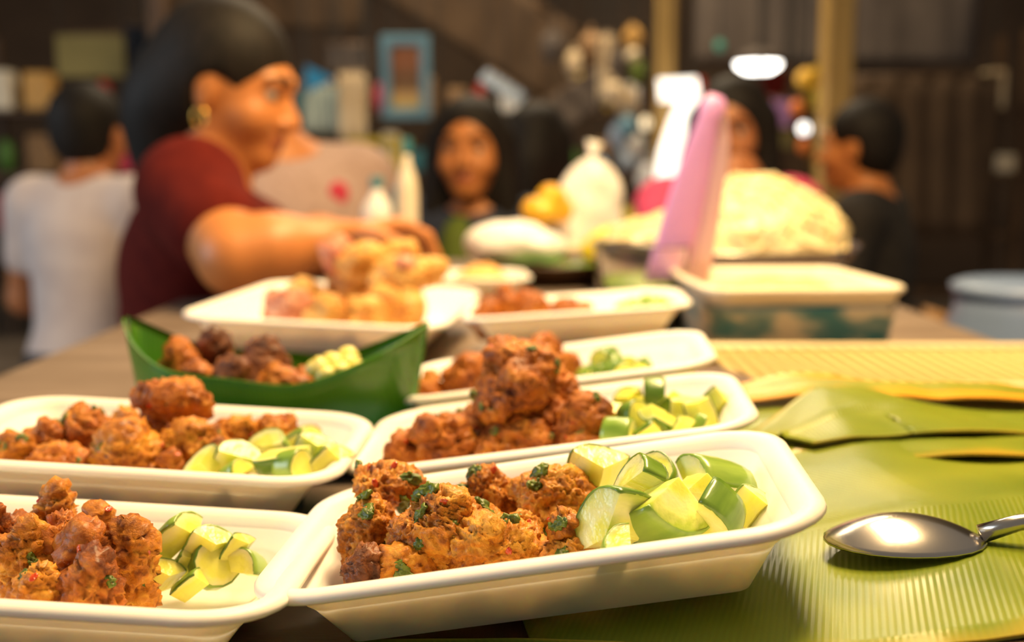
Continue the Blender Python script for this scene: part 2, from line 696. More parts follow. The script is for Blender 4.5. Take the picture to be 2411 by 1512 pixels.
# ------------------------------------------------------------------ banana leaves
def leaf_mesh(name, path, width, zf, lift=0.0, ripple=0.004, thick=0.0012, seed=1, nu=46, nv=18, tip=True):
    """leaf blade along a path of (x, y); zf(x, y) = what it lies on"""
    pts = [Vector((p[0], p[1])) for p in path]
    seg = [0]
    for a, b in zip(pts, pts[1:]):
        seg.append(seg[-1] + (b - a).length)
    Ltot = seg[-1]
    def pos(s):
        for i in range(len(pts) - 1):
            if s <= seg[i + 1] or i == len(pts) - 2:
                tt = (s - seg[i]) / (seg[i + 1] - seg[i])
                return pts[i].lerp(pts[i + 1], tt), (pts[i + 1] - pts[i]).normalized()
    V, ed, ve = [], [], []
    for i in range(nu + 1):
        u = i / nu
        p, d = pos(u * Ltot)
        nrm = Vector((-d.y, d.x))
        wv = width * (math.sin(math.pi * min(0.96, 0.10 + 0.86 * u)) ** 0.5 if tip else 1.0)
        for j in range(nv + 1):
            v = -1 + 2 * j / nv
            q = p + nrm * (v * wv / 2)
            fold = abs(v)
            V.append((q.x, q.y, fold, v, u))
            ed.append(fold)
            ve.append(u * Ltot + 0.25 * wv * fold)
    V = np.array(V)
    P = np.stack([V[:, 0], V[:, 1], np.zeros(len(V))], 1)
    rp = fbm(P, 16, 3, seed) * ripple + np.abs(fbm(P + 3, 7, 2, seed + 5)) * ripple
    rp = np.maximum(rp, 0)
    z = np.array([zf(a, b) for a, b in V[:, :2]]) + lift + rp + 0.0025 * np.exp(-(V[:, 3] / 0.06) ** 2)
    top = np.stack([V[:, 0], V[:, 1], z], 1)
    bot = top - np.array([0, 0, thick])
    n0 = len(top)
    F = []
    w = nv + 1
    for i in range(nu):
        for j in range(nv):
            a = i * w + j
            F.append((a, a + 1, a + w + 1, a + w))
            F.append((n0 + a, n0 + a + w, n0 + a + w + 1, n0 + a + 1))
    rim = [i * w for i in range(nu + 1)] + [nu * w + j for j in range(1, w)] + [i * w + nv for i in range(nu - 1, -1, -1)] + [j for j in range(nv - 1, 0, -1)]
    for a, b in zip(rim, rim[1:] + rim[:1]):
        F.append((a, n0 + a, n0 + b, b))
    me = mesh_np(name, np.concatenate([top, bot]), np.array([f[::-1] for f in F]))
    set_attr(me, 'edge', ed + ed)
    set_attr(me, 'vein', ve + ve)
    return me


def bz(x, y):
    on = 0.285 < y < (0.855 if x < 0.185 else 0.735) and x > -0.07
    b = board_z(x) - 0.0022 if on else TABLE_Z + 0.002
    return max(b, TABLE_Z + 0.002)


leafs = [
    ('banana_leaf', [(0.0, 0.44), (0.20, 0.475), (0.48, 0.55)], 0.25, 0.000, 'leaf', 'long green banana leaf spread under the trays beside the steel spoon'),
    ('banana_leaf', [(-0.05, 0.72), (0.12, 0.66), (0.46, 0.63)], 0.19, 0.0022, 'leaf', 'green banana leaf spread under the heaped fish cake tray'),
    ('banana_leaf', [(0.13, 0.705), (0.28, 0.697), (0.46, 0.690)], 0.060, 0.008, 'leaf_yellow', 'narrow banana leaf with orange yellowing edge beside the bamboo rack'),
]
for i, (nm, path, wd, lf, mt, lab) in enumerate(leafs):
    me = leaf_mesh(nm, path, wd, bz, lf, 0.0035 if i < 2 else 0.006, seed=3 + i)
    tag(obj(nm, me, M[mt]), lab, 'leaf')
# curled leaf fold, rising beside the trays
def zfold(x, y):
    return bz(x, y) + 0.0045 + 0.012 * math.exp(-((x - 0.205) / 0.045) ** 2 - ((y - 0.665) / 0.05) ** 2)
tag(obj('banana_leaf', leaf_mesh('banana_leaf', [(0.15, 0.60), (0.21, 0.635), (0.36, 0.66)], 0.09, zfold, 0.0, 0.004, seed=11), M['leaf']),
    'small bulging green banana leaf piece by the end of the heaped tray', 'leaf')
# leaves on the bare table
for path, wd, lab, lf in (
        ([(-0.30, 0.375), (-0.12, 0.385), (0.05, 0.362)], 0.085, 'pale green banana leaf strip along the front of the table', 0.0),
        ([(-0.20, 0.72), (-0.06, 0.77), (0.06, 0.90)], 0.12, 'green banana leaf strip between leaf boat and foam trays', 0.0)):
    tag(obj('banana_leaf', leaf_mesh('banana_leaf', path, wd, bz, lf, 0.003, seed=21), M['leaf']), lab, 'leaf')


# ================================================================== foam trays
def rring(L, W, R, d, z, nc=9):
    """rounded rectangle inset by d"""
    hx, hy = L / 2 - d, W / 2 - d
    r = max(R - d, 0.006)
    r = min(r, hx * .98, hy * .98)
    out = []
    for q, (cx, cy) in enumerate(((hx - r, hy - r), (-hx + r, hy - r), (-hx + r, -hy + r), (hx - r, -hy + r))):
        for k in range(nc + 1):
            a = math.pi / 2 * (q + k / nc)
            out.append((cx + r * math.cos(a), cy + r * math.sin(a), z))
        # straight subdivision
        nx = [(-hx + r, hy), (-hx, -hy + r), (hx - r, -hy), (hx, hy - r)][q]
        last = out[-1]
        for k in range(1, 5):
            f = k / 5
            out.append((last[0] + (nx[0] - last[0]) * f, last[1] + (nx[1] - last[1]) * f, z))
    return out


TL, TW, TH = 0.22, 0.148, 0.0342
TRAY_PROF = [(.045, .0005), (.0350, 0), (.0315, .0012), (.0140, .0275), (.0110, .0292), (.002, .0294), (.0, .0306), (.0003, .0324),
             (.0020, .0338), (.0045, .0342), (.0075, .0338), (.0100, .0318), (.0130, .0280), (.0175, .0212), (.0195, .0196),
             (.0215, .0176), (.0320, .0050), (.0350, .0028), (.0400, .0020), (.050, .0018)]


def tray_mesh(name, L=TL, W=TW, R=0.033, prof=TRAY_PROF, sx=1.0):
    V, F = [], []
    rings = []
    for d, z in prof:
        rg = rring(L, W, R, d * sx, z)
        rings.append(len(V))
        V += rg
    n = len(rg)
    for a, b in zip(rings, rings[1:]):
        for k in range(n):
            F.append((a + k, a + (k + 1) % n, b + (k + 1) % n, b + k))
    F.append(tuple(rings[0] + k for k in reversed(range(n))))
    F.append(tuple(rings[-1] + k for k in range(n)))
    return mesh_np(name, V, F)


def tray_matrix(rim, yaw, roll, pitch=0.0, h=TH):
    return Matrix.Translation(rim) @ Matrix.Rotation(yaw, 4, 'Z') @ Matrix.Rotation(-roll, 4, 'Y') @ Matrix.Rotation(pitch, 4, 'X') @ Matrix.Translation((0, 0, -h))


TRAYMESH = tray_mesh('foam_tray')
TR = {}


def put_tray(key, rim, yaw, roll, label, pitch=0.0, me=None, h=TH):
    o = obj('foam_tray', me or TRAYMESH, M['foam'])
    o.matrix_world = tray_matrix(rim, yaw, roll, pitch, h)
    tag(o, label, 'tray', 'foam food trays on the stall table')
    TR[key] = o.matrix_world.copy()
    return o


Z0 = CAMZ
TWID = dict(A=TW, B=TW, C=TW, D=TW, H=TW, E=TW)
put_tray('A', (0.011, 0.4465, Z0 - .1405), -.073, .169, 'cream foam tray of fish cakes and big cucumber chunks beside the steel spoon')
put_tray('B', (0.022, 0.610, Z0 - .142), -.074, .145, 'cream foam tray holding the tallest heap of fish cakes')
put_tray('C', (0.030, 0.772, Z0 - .140), -.074, .140, 'cream foam tray behind the one with the tallest fish cake heap')
put_tray('D', (-0.192, 0.586, Z0 - .1455), -.035, -.052, 'cream foam tray of fish cakes and cucumber in front of the green leaf boat')
put_tray('H', (-0.189, 0.430, Z0 - .1525), -.030, -.052, 'cream foam tray with wide bare back wall and few cucumber chunks', pitch=-.07)
put_tray('E', (0.062, 1.085, Z0 - .137), -.03, .07, 'cream foam tray of small brown fish cakes in front of the purple tongs')
BIGTRAY = tray_mesh('foam_platter', 0.26, 0.33, 0.05)
put_tray('F', (-0.178, 1.175, Z0 - .1465), -.10, -.035, 'large cream foam platter heaped with battered prawns', me=BIGTRAY)


# pads that carry the trays which do not reach the table top
def riser(key, hx, hy, label, matn, cat):
    b = MB()
    for dx, dy in ((-hx, -hy), (hx, -hy), (hx, hy), (-hx, hy)):
        q = TR[key] @ Vector((dx, dy, 0.0004))
        b.v.append((q.x, q.y, TABLE_Z))
        b.v.append(tuple(q))
    b.f += [(0, 2, 4, 6)[::-1], (1, 3, 5, 7)] + [(2 * k, (2 * k + 2) % 8, (2 * k + 3) % 8, 2 * k + 1) for k in range(4)]
    tag(b.build('serving_board' if cat == 'board' else 'folded_cloth', M[matn]), label, cat)


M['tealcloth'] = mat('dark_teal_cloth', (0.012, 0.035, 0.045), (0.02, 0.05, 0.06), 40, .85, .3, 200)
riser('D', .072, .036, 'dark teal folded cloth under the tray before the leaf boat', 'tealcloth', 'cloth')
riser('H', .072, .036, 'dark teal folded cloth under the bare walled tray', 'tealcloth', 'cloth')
riser('E', .072, .036, 'dark wooden board under the small far fish cake tray', 'darkwood', 'board')
riser('F', .090, .125, 'dark wooden board under the battered prawn platter', 'darkwood', 'board')


# ------------------------------------------------------------------ fish cakes
rng = random.Random(7)


def cake_mesh(name, rx, ry, rz, seed, h, lumps=6, rough=1.0):
    r = random.Random(seed)
    m = min(rx, ry, rz)
    prims = [(ell((0, 0, 0), (rx * .80, ry * .80, rz * .76)), 0, '+')]
    for i in range(max(3, lumps - 2)):
        th = 2 * math.pi * (i + r.uniform(-.3, .3)) / lumps
        ph = r.uniform(-.5, .8)
        d = Vector((math.cos(th) * math.cos(ph) * rx, math.sin(th) * math.cos(ph) * ry, math.sin(ph) * rz)) * r.uniform(.42, .60)
        R = Euler((r.uniform(-.9, .9), r.uniform(-.9, .9), r.uniform(0, 3))).to_matrix()
        s = r.uniform(.55, .85)
        prims.append((ell(d, (m * s * r.uniform(.75, 1.1), m * s * r.uniform(.5, .8), m * s * r.uniform(.28, .6)), R), m * .22, '+'))
    V, F = Field(prims, h, pad=m * .3).net()
    V = relax(V, F, 1, .4)
    N = vnormals(V, F)
    off = np.array([seed * 1.7, seed * .9, 3.1])
    W = V + 0.006 * np.stack([fbm(V + off + 9, 70, 3, seed), fbm(V + off + 5, 70, 3, seed + 1), fbm(V + off + 2, 70, 3, seed + 2)], 1)
    n1 = fbm(W + off, 55, 3, seed)
    q = np.array([1.0, 1.0, 1.9])[np.array([[0, 1, 2], [2, 0, 1], [1, 2, 0]][seed % 3])]
    rid = 1 - np.sqrt(np.abs(fbm(W * q + off, 95, 3, seed + 3)) * 2.0)
    fib = 1 - np.abs(fbm(W * q * np.array([1.6, .8, 1.2]) + off, 330, 2, seed + 9)) * 2.4
    n3 = fbm(W + off, 600, 2, seed + 7)
    V = V + N * ((n1 * 0.0050 + rid * 0.0026 + fib * 0.0013 + n3 * 0.0006) * rough)[:, None]
    me = mesh_np(name, V, F)
    # browning of the crust: its own noise, unrelated to the relief
    c1 = fbm(V + off + 41, 60, 3, seed + 21)
    c2 = 1 - np.abs(fbm(V * q + off + 53, 130, 3, seed + 27)) * 2.2
    c3 = fbm(V + off + 67, 420, 2, seed + 33)
    set_attr(me, 'fry', 0.32 + 0.34 * c1 + 0.20 * c2 + 0.20 * c3)
    return me, V, vnormals(V, F)


def bean_ring_mesh():
    prof = [(.0014, -.0013), (.0026, -.0015), (.0031, -.0008), (.0032, .0006), (.0027, .0014), (.0014, .0012), (.0010, 0)]
    b = MB()
    n = 12
    for r, z in prof:
        for k in range(n):
            t = 2 * math.pi * k / n
            b.v.append((r * math.cos(t) * 1.15, r * math.sin(t), z))
    m = len(prof)
    for i in range(m):
        for k in range(n):
            a, c = i * n, ((i + 1) % m) * n
            b.f.append((a + k, a + (k + 1) % n, c + (k + 1) % n, c + k))
    return b.mesh('green_bean_slice', True)


def lump_mesh(name, r, seed, nz=.25, h=None):
    V, F = Field([(ell((0, 0, 0), r), 0, '+')], h or min(r) / 3.2, pad=min(r) * .6).net()
    N = vnormals(V, F)
    mn = min(r)
    V = V + N * (fbm(V + seed, .9 / mn, 3, seed) * mn * nz)[:, None]
    return mesh_np(name, V, F)


BEANS = [bean_ring_mesh(), lump_mesh('green_bean_slice', (.0040, .0026, .0012), 3, 1.1, .0004), lump_mesh('green_bean_slice', (.0044, .0024, .0013), 5, 1.2, .0004)]
CHILI = lump_mesh('chili_fleck', (.0022, .0014, .0006), 4, .4)


def stud(o, V, N, seed, nb, nc, view, sb=1.0):
    """green bean slices and chili flecks pressed into the crust"""
    r = random.Random(seed)
    vd = np.array(view) / np.linalg.norm(view)
    ok = np.where(N @ vd > 0.15)[0]
    used = []
    for i in range(nb + nc):
        for _ in range(12):
            k = int(ok[r.randrange(len(ok))])
            if all(np.linalg.norm(V[k] - u) > 0.006 for u in used):
                break
        used.append(V[k])
        bean = i < nb
        me = (BEANS[r.randrange(1, 3)] if sb > 1.5 else BEANS[r.randrange(3)]) if bean else CHILI
        q = Vector(N[k]).to_track_quat('Z', 'Y')
        e = (q @ Euler((r.uniform(-.3, .3), r.uniform(-.3, .3), r.uniform(0, 6.28))).to_quaternion()).to_euler()
        s = r.uniform(.65, 1.1) * (sb if bean else 1)
        obj('green_bean_slice' if bean else 'chili_fleck', me, M['bean'] if bean else M['chili'], o,
            tuple(Vector(V[k]) + Vector(N[k]) * (-0.0006 if bean else -0.0001)), e, (s, s, s))


def cake(tray, px, py, Y, wpx, hpx, seed, label, group, matn='cake', depth=None, h=.0013, nb=3, nc=2, tilt=None, ground=False, name='fried_fish_cake', lumps=6, rough=1.0, sb=1.0):
    for _ in range(40):
        p = at(px, py, Y)
        s = Y / FPX * 1.02
        rx, rz = wpx * s / 2, hpx * s / 2 * 1.04
        ry = depth / 2 if depth else min((rx + rz) / 2, 0.026)
        if tray not in TWID:
            break
        q = TR[tray].inverted() @ p
        low = 0.0 if ground else max(0.0, min(1.0, (q.z - rz) / 0.03))
        if q.y - ry * 1.0 - 0.002 >= -(TWID[tray] / 2 - 0.030 + 0.016 * low):
            break
        Y += 0.002
    if tray in TWID:
        q = TR[tray].inverted() @ p
        if q.z - rz < 0.003:      # the tray floor cuts the piece off below
            top = max(q.z + rz, 0.020)
            rz = (top - 0.003) / 2
            q.z = 0.003 + rz
            p = TR[tray] @ q
    if ground:
        Mi = TR[tray].inverted()
        loc = Mi @ p
        gap = loc.z - 0.0015 - rz
        if gap > 0:   # stretch down to the tray floor
            p.z -= gap / 2
            rz += gap / 2
    me, V, N = cake_mesh(name, rx, ry, rz, seed, h, lumps, rough)
    r = random.Random(seed + 99)
    rot = tilt if tilt is not None else (r.uniform(-.15, .15), r.uniform(-.2, .2), r.uniform(-.4, .4))
    o = obj(name, me, M[matn], None, p, rot)
    tag(o, label, 'fish cake', group)
    if nb or nc:
        vw = Euler(rot).to_matrix().transposed() @ Vector((0, -.85, .55))
        stud(o, V, N, seed + 5, nb, nc, vw, sb)
    return o


LAB_A = ['knobbly fish cake with green bean on top, resting on the narrow upright one', 'narrow upright fish cake near the empty corner of the spoon tray',
         'wide folded fish cake in the middle of the spoon tray heap', 'small fish cake against the back wall of the spoon tray',
         'round fish cake touching the pale cucumber in the spoon tray', 'largest flat golden fish cake lying along the rim of the spoon tray',
         'tiny finger like fish cake knob beside the dark peeled cucumber wedge', 'low fish cake tucked under the dark peeled cucumber wedge',
         'torn fibrous fish cake strip at the rim of the spoon tray', 'dark burnt fish cake at the bottom of the spoon tray',
         'flat fish cake half buried mid heap in the spoon tray', 'small reddish fish cake crumb on the heap next to pale cucumber']
LAB_B = ['topmost fish cake crowning the tallest heap', 'large fish cake just under the crown of the tallest heap', 'wide fish cake at the foot of the tallest heap by the tray rim',
         'dark rounded fish cake of the tallest heap touching small cucumber chunks', 'slanting fish cake beside the foot of the tallest heap',
         'outermost fish cake in the empty corner of the heaped tray', 'thin pale fish cake flake between tallest heap and small cucumbers',
         'fish cake at the back shoulder of the tallest heap', 'fish cake buried behind the slanting one in the heaped tray', 'fish cake buried in the core of the tallest heap',
         'fish cake hidden under the crown of the tallest heap']
LAB_D = ['lumpy fish cake by the back wall of the leaf boat side tray', 'topmost fish cake of the tray in front of the leaf boat', 'largest pale fish cake with a round bean ring, leaf boat side tray',
         'fish cake beside the cucumbers in the leaf boat side tray', 'small fish cake between pale large one and cucumbers', 'fish cake right of the topmost one near the tray back wall',
         'flat fish cake behind the cucumbers in the leaf boat side tray', 'smallest fish cake by the back wall behind the cucumbers', 'low flat fish cake along the rim of the leaf boat side tray',
         'small fish cake peeking out behind the topmost one', 'fish cake stacked against the lumpy one at the tray end', 'end most fish cake in the corner of the leaf boat side tray',
         'fish cake supporting the topmost one in the leaf boat side tray']
LAB_C = ['rough pale cucumber chunk leaning on the back wall of the spoon tray', 'thick half moon cucumber slice with dark peel on top of the pile',
         'big cucumber wedge with dark peel touching the fish cakes', 'largest pale cucumber wedge with ribbed flesh', 'small dark green cucumber end behind the half moon slice',
         'long pale cucumber wedge lying across the pile top', 'pale cucumber wedge under the long one', 'yellowish cucumber chunk next to the empty white end of the spoon tray',
         'cucumber chunk with dark peel over its corner by the rim', 'small cucumber tip peeking over the rim by the fish cakes',
         'pale cucumber piece buried under the largest wedge', 'pale cucumber piece buried under the long wedge']
LA, GA = 'crisp golden fish cake with green bean slices in the tray beside the steel spoon', 'fish cakes in the tray beside the spoon'
for i, (px, py, Y, w, hh, nb, nc, g, tl, mt) in enumerate([
        (915, 1150, .475, 205, 110, 3, 3, 0, (0, .15, .2), 'cake'),
        (865, 1222, .445, 135, 175, 3, 2, 1, (0, .1, .1), 'cake'),
        (1035, 1200, .432, 235, 165, 5, 4, 1, (.1, .35, .1), 'cake'),
        (1152, 1128, .485, 165, 115, 3, 2, 1, (0, -.2, 0), 'cake'),
        (1308, 1160, .468, 200, 165, 4, 3, 1, (0, .15, -.1), 'cake'),
        (1165, 1272, .402, 290, 160, 3, 6, 1, (.15, .02, .05), 'cake'),
        (1328, 1228, .418, 62, 95, 1, 1, 0, (0, .5, 0), 'cake'),
        (1345, 1288, .408, 120, 75, 2, 1, 1, (0, .2, 0), 'cake'),
        (965, 1318, .392, 160, 85, 2, 1, 1, (0, -.5, .2), 'cake'),
        (872, 1308, .415, 110, 110, 1, 0, 1, (0, -.2, 0), 'grilled'),
        (1225, 1212, .445, 130, 70, 1, 1, 1, (0, .2, 0), 'cake'),
        (1395, 1118, .487, 60, 70, 1, 2, 0, (0, 0, 0), 'cake')]):
    cake('A', px, py, Y, w, hh, 100 + i, LAB_A[i], GA, mt, h=.00085, nb=nb, nc=nc, ground=g, tilt=tl, lumps=7, rough=1.05, sb=1.55)

LB, GB = 'fried fish cake piece in the tallest heap among the foam trays', 'fish cakes in the tallest heap'
for i, (px, py, Y, w, hh, g) in enumerate([
        (1228, 862, .615, 195, 140, 0), (1205, 925, .60, 165, 165, 0), (1226, 1022, .575, 205, 130, 1), (1365, 972, .59, 135, 130, 1),
        (1050, 1022, .575, 150, 130, 1), (945, 1050, .565, 100, 95, 1), (1368, 1043, .562, 100, 45, 1), (1310, 930, .625, 110, 140, 0),
        (1130, 990, .62, 130, 130, 1), (1290, 985, .605, 140, 130, 1), (1210, 980, .62, 160, 130, 1)]):
    cake('B', px, py, Y, w, hh, 200 + i, LAB_B[i], GB, 'cake_red', nb=3, nc=2, ground=g, h=.0013, lumps=8, rough=1.35)

LC, GC = 'blurred fried fish cake behind the tallest heap', 'fish cakes behind the tallest heap'
for i, (px, py, Y, w, hh, g) in enumerate([
        (1005, 905, .735, 85, 95, 1), (1105, 870, .755, 130, 105, 1), (1278, 822, .775, 85, 85, 0), (1335, 855, .775, 75, 80, 1),
        (1090, 915, .72, 130, 70, 1), (1235, 880, .775, 110, 120, 1), (1170, 860, .785, 100, 90, 1)]):
    cake('C', px, py, Y, w, hh, 300 + i, LC, GC, 'cake_red', nb=1, nc=0, ground=g, h=.0018, lumps=8, rough=1.35)

LD, GD = 'brown fried fish cake in the tray in front of the leaf boat', 'fish cakes in the tray before the leaf boat'
for i, (px, py, Y, w, hh, g, mt) in enumerate([
        (205, 992, .59, 135, 100, 1, 'cake_red'), (408, 945, .60, 180, 115, 0, 'cake_red'), (300, 1045, .55, 175, 125, 1, 'cake'),
        (470, 1028, .575, 145, 105, 1, 'cake'), (400, 1082, .545, 95, 65, 1, 'cake_red'), (565, 1000, .605, 95, 75, 1, 'cake'),
        (640, 1005, .61, 130, 80, 1, 'cake'), (708, 1008, .615, 65, 45, 1, 'cake_red'), (125, 1062, .552, 150, 70, 1, 'cake_red'),
        (292, 972, .62, 70, 60, 1, 'cake'), (105, 1008, .58, 110, 80, 1, 'cake_red'), (40, 1040, .57, 90, 70, 1, 'cake'), (375, 1000, .605, 150, 90, 1, 'cake_red')]):
    cake('D', px, py, Y, w, hh, 400 + i, LAB_D[i], GD, mt, nb=2, nc=1, ground=g, h=.0014, lumps=8, rough=1.35)

LH, GH = 'fried fish cake in the tray with the wide bare back wall', 'fish cakes in the bare walled tray'
for i, (px, py, Y, w, hh, g) in enumerate([
        (305, 1240, .425, 130, 100, 1), (220, 1255, .42, 140, 110, 1), (125, 1150, .455, 110, 80, 1), (150, 1230, .43, 130, 120, 1),
        (60, 1260, .42, 140, 120, 1), (210, 1320, .40, 150, 90, 1), (90, 1335, .395, 140, 90, 1), (0, 1200, .44, 120, 110, 1), (215, 1190, .45, 70, 60, 1)]):
    cake('H', px, py, Y, w, hh, 500 + i, LH, GH, 'cake_red' if i % 2 else 'cake', nb=2, nc=1, ground=g, h=.0013, lumps=8, rough=1.35)

LE, GE = 'small brown fish cake in the far tray before the purple tongs', 'fish cakes in the far small tray'
for i, (px, py, Y, w, hh) in enumerate([(1145, 715, 1.06, 75, 55), (1190, 692, 1.08, 70, 70), (1262, 712, 1.06, 90, 60), (1330, 716, 1.05, 90, 50), (1235, 700, 1.10, 80, 60), (1372, 722, 1.05, 50, 40)]):
    cake('E', px, py, Y, w, hh, 600 + i, LE, GE, 'cake_red', nb=0, nc=0, ground=1, h=.0022)

LF, GF = 'golden battered prawn piled on the large foam platter', 'battered prawns on the large platter'
for i, (px, py, Y, w, hh, mt, g) in enumerate([
        (690, 690, 1.06, 130, 60, 'prawn', 1), (770, 705, 1.05, 130, 60, 'batter', 1), (850, 706, 1.05, 120, 50, 'batter', 1), (640, 685, 1.09, 60, 40, 'prawn', 1),
        (800, 605, 1.15, 80, 110, 'prawn', 0), (860, 620, 1.14, 130, 110, 'batter', 0), (940, 650, 1.12, 150, 110, 'batter', 0), (1000, 640, 1.15, 100, 80, 'batter', 0),
        (930, 600, 1.17, 130, 70, 'batter', 0), (900, 690, 1.09, 130, 60, 'batter', 1), (955, 620, 1.11, 45, 40, 'prawn', 0), (960, 690, 1.10, 90, 50, 'batter', 1),
        (830, 660, 1.17, 150, 90, 'batter', 1), (930, 670, 1.18, 150, 90, 'batter', 1), (720, 665, 1.15, 110, 60, 'batter', 1)]):
    o = cake('F', px, py, Y, w, hh, 700 + i, LF if mt == 'batter' else 'pink battered prawn piled on the large foam platter',
             GF if mt == 'batter' else 'pink prawns on the large platter', mt, nb=0, nc=0, ground=g, h=.0022, name='battered_prawn', lumps=8)
    o['category'] = 'prawn'


# ------------------------------------------------------------------ cucumber
def cuke_meshes(r, span, ln, seed, taper=0.0, slant=0.0):
    """sector of a cucumber, axis along local y, flesh tip at the axis; returns flesh, peel"""
    rr = random.Random(seed)
    ns, nl = 14, 6
    pt = min(0.0009, r * .06)
    a0 = math.pi / 2 - span / 2
    half = span > math.pi * 1.7
    def ring(y, rad, sl, peel_in):
        pts = []
        if not half:
            e = 0.04 * rad
            pts.append((e * math.cos(math.pi / 2), y, e))
        for k in range(ns + 1):
            a = a0 + span * k / ns
            w = rad * (1 + 0.02 * math.sin(3 * a + seed)) - peel_in
            x, z = w * math.cos(a), w * math.sin(a)
            pts.append((x, y + sl * x, z))
        return pts
    rows = []
    for i in range(nl + 1):
        v = i / nl
        y = -ln / 2 + ln * v
        rad = r * (1 - taper * v) * (1 - 0.04 * (2 * v - 1) ** 4)
        rows.append((y, rad, slant * (2 * v - 1) * 1.0))
    V, F = [], []
    n = None
    st = []
    for y, rad, sl in rows:
        pts = ring(y, rad, sl, pt * .6)
        st.append(len(V))
        V += pts
        n = len(pts)
    for a, b in zip(st, st[1:]):
        for k in range(n):
            F.append((a + k, a + (k + 1) % n, b + (k + 1) % n, b + k))
    F.append(tuple(st[0] + k for k in reversed(range(n))))
    F.append(tuple(st[-1] + k for k in range(n)))
    V = np.array(V)
    V = V + 0.0006 * np.stack([fbm(V + seed, 160, 2, seed + i) for i in range(3)], 1)
    flesh = mesh_np('flesh', V, F, False)
    V2, F2 = [], []
    m = ns + 1
    for y, rad, sl in rows:
        for pin in (pt, 0.0):
            for k in range(ns + 1):
                a = a0 + span * k / ns
                w = rad * (1 + 0.02 * math.sin(3 * a + seed)) - pin + (0.0002 if pin == 0 else 0)
                x, z = w * math.cos(a), w * math.sin(a)
                V2.append((x, y + sl * x, z))
    for i in range(nl):
        b0, b1 = i * 2 * m, (i + 1) * 2 * m
        for k in range(ns):
            F2.append((b0 + m + k, b0 + m + k + 1, b1 + m + k + 1, b1 + m + k))
            F2.append((b0 + k + 1, b0 + k, b1 + k, b1 + k + 1))
        F2.append((b0, b0 + m, b1 + m, b1))
        F2.append((b0 + ns + m, b0 + ns, b1 + ns, b1 + ns + m))
    for b0 in (0, nl * 2 * m):
        for k in range(ns):
            q = (b0 + k, b0 + k + 1, b0 + m + k + 1, b0 + m + k)
            F2.append(q if b0 == 0 else q[::-1])
    V2 = np.array(V2)
    V2 = V2 + 0.0006 * np.stack([fbm(V2 + seed, 160, 2, seed + i) for i in range(3)], 1)
    return flesh, mesh_np('peel', V2, F2, True)


def cuke(px, py, Y, r, span, ln, rot, seed, label, group, pale=False, slant=0.0, tray=None, settle=False):
    """r and ln in pixels of the photograph, rot in degrees"""
    s = Y / FPX
    p = at(px, py, Y)
    fl, pe = cuke_meshes(r * s, math.radians(span), ln * s, seed, 0.05, slant)
    R = Euler([math.radians(a) for a in rot])
    # centre of the sector sits on the given pixel
    off = R.to_matrix() @ Vector((0, 0, r * s * (0.62 if span < 140 else 0.42 if span < 250 else 0.0)))
    p = p - off
    if tray:   # keep inside the tray: lift above its floor
        Mi = TR[tray].inverted() @ Matrix.Translation(p) @ R.to_matrix().to_4x4()
        lo = min((Mi @ v.co).z for v in pe.vertices)
        lo = min(lo, min((Mi @ v.co).z for v in fl.vertices))
        p0 = p + off
        for _ in range(30):     # push back along the line of sight until it rests on the tray floor
            if not settle or lo < 0.003 or (TR[tray].inverted() @ p0).y > TW / 2 - .042:
                break
            Y += 0.002
            p1 = at(px, py, Y)
            lo += (TR[tray].inverted() @ p1).z - (TR[tray].inverted() @ p0).z
            p0 = p1
        p = p0 - off
        if lo < 0.0015:
            p.z += 0.0015 - lo
    o = obj('cucumber_chunk', fl, M['cflesh'], None, p, R)
    fl.name = 'cucumber_chunk'
    tag(o, label, 'cucumber', group)
    obj('peel', pe, M['cpeel_pale' if pale else 'cpeel'], o)
    return o


CA, CGA = 'big juicy cucumber chunk in the tray beside the steel spoon', 'cucumber chunks in the tray beside the spoon'
for i, (px, py, Y, r, sp, ln, rot, pale, sl) in enumerate([
        (1405, 1098, .480, 90, 100, 70, (-70, 10, 10), False, 0),
        (1508, 1128, .432, 82, 170, 62, (-35, -35, -60), False, 0),
        (1432, 1215, .412, 115, 130, 95, (-25, -55, -35), False, 0),
        (1560, 1225, .412, 140, 95, 120, (150, 20, 30), True, 0),
        (1562, 1108, .462, 50, 170, 40, (-50, 30, -70), False, 0),
        (1690, 1112, .458, 80, 120, 135, (-15, 5, -68), True, 0),
        (1640, 1165, .440, 75, 95, 80, (160, 10, 20), True, 0),
        (1765, 1190, .438, 70, 100, 70, (-70, 30, 20), True, 0),
        (1703, 1212, .415, 95, 110, 90, (60, 60, 20), False, 0),
        (1443, 1285, .392, 65, 100, 70, (-60, -20, 50), True, 0),
        (1520, 1265, .425, 90, 110, 80, (150, 0, 60), True, 0),
        (1640, 1225, .440, 80, 110, 80, (120, 20, 80), True, 0)]):
    cuke(px, py, Y, r * 1.12, sp, ln * 1.12, rot, 800 + i, LAB_C[i], CGA, pale, sl, 'A')

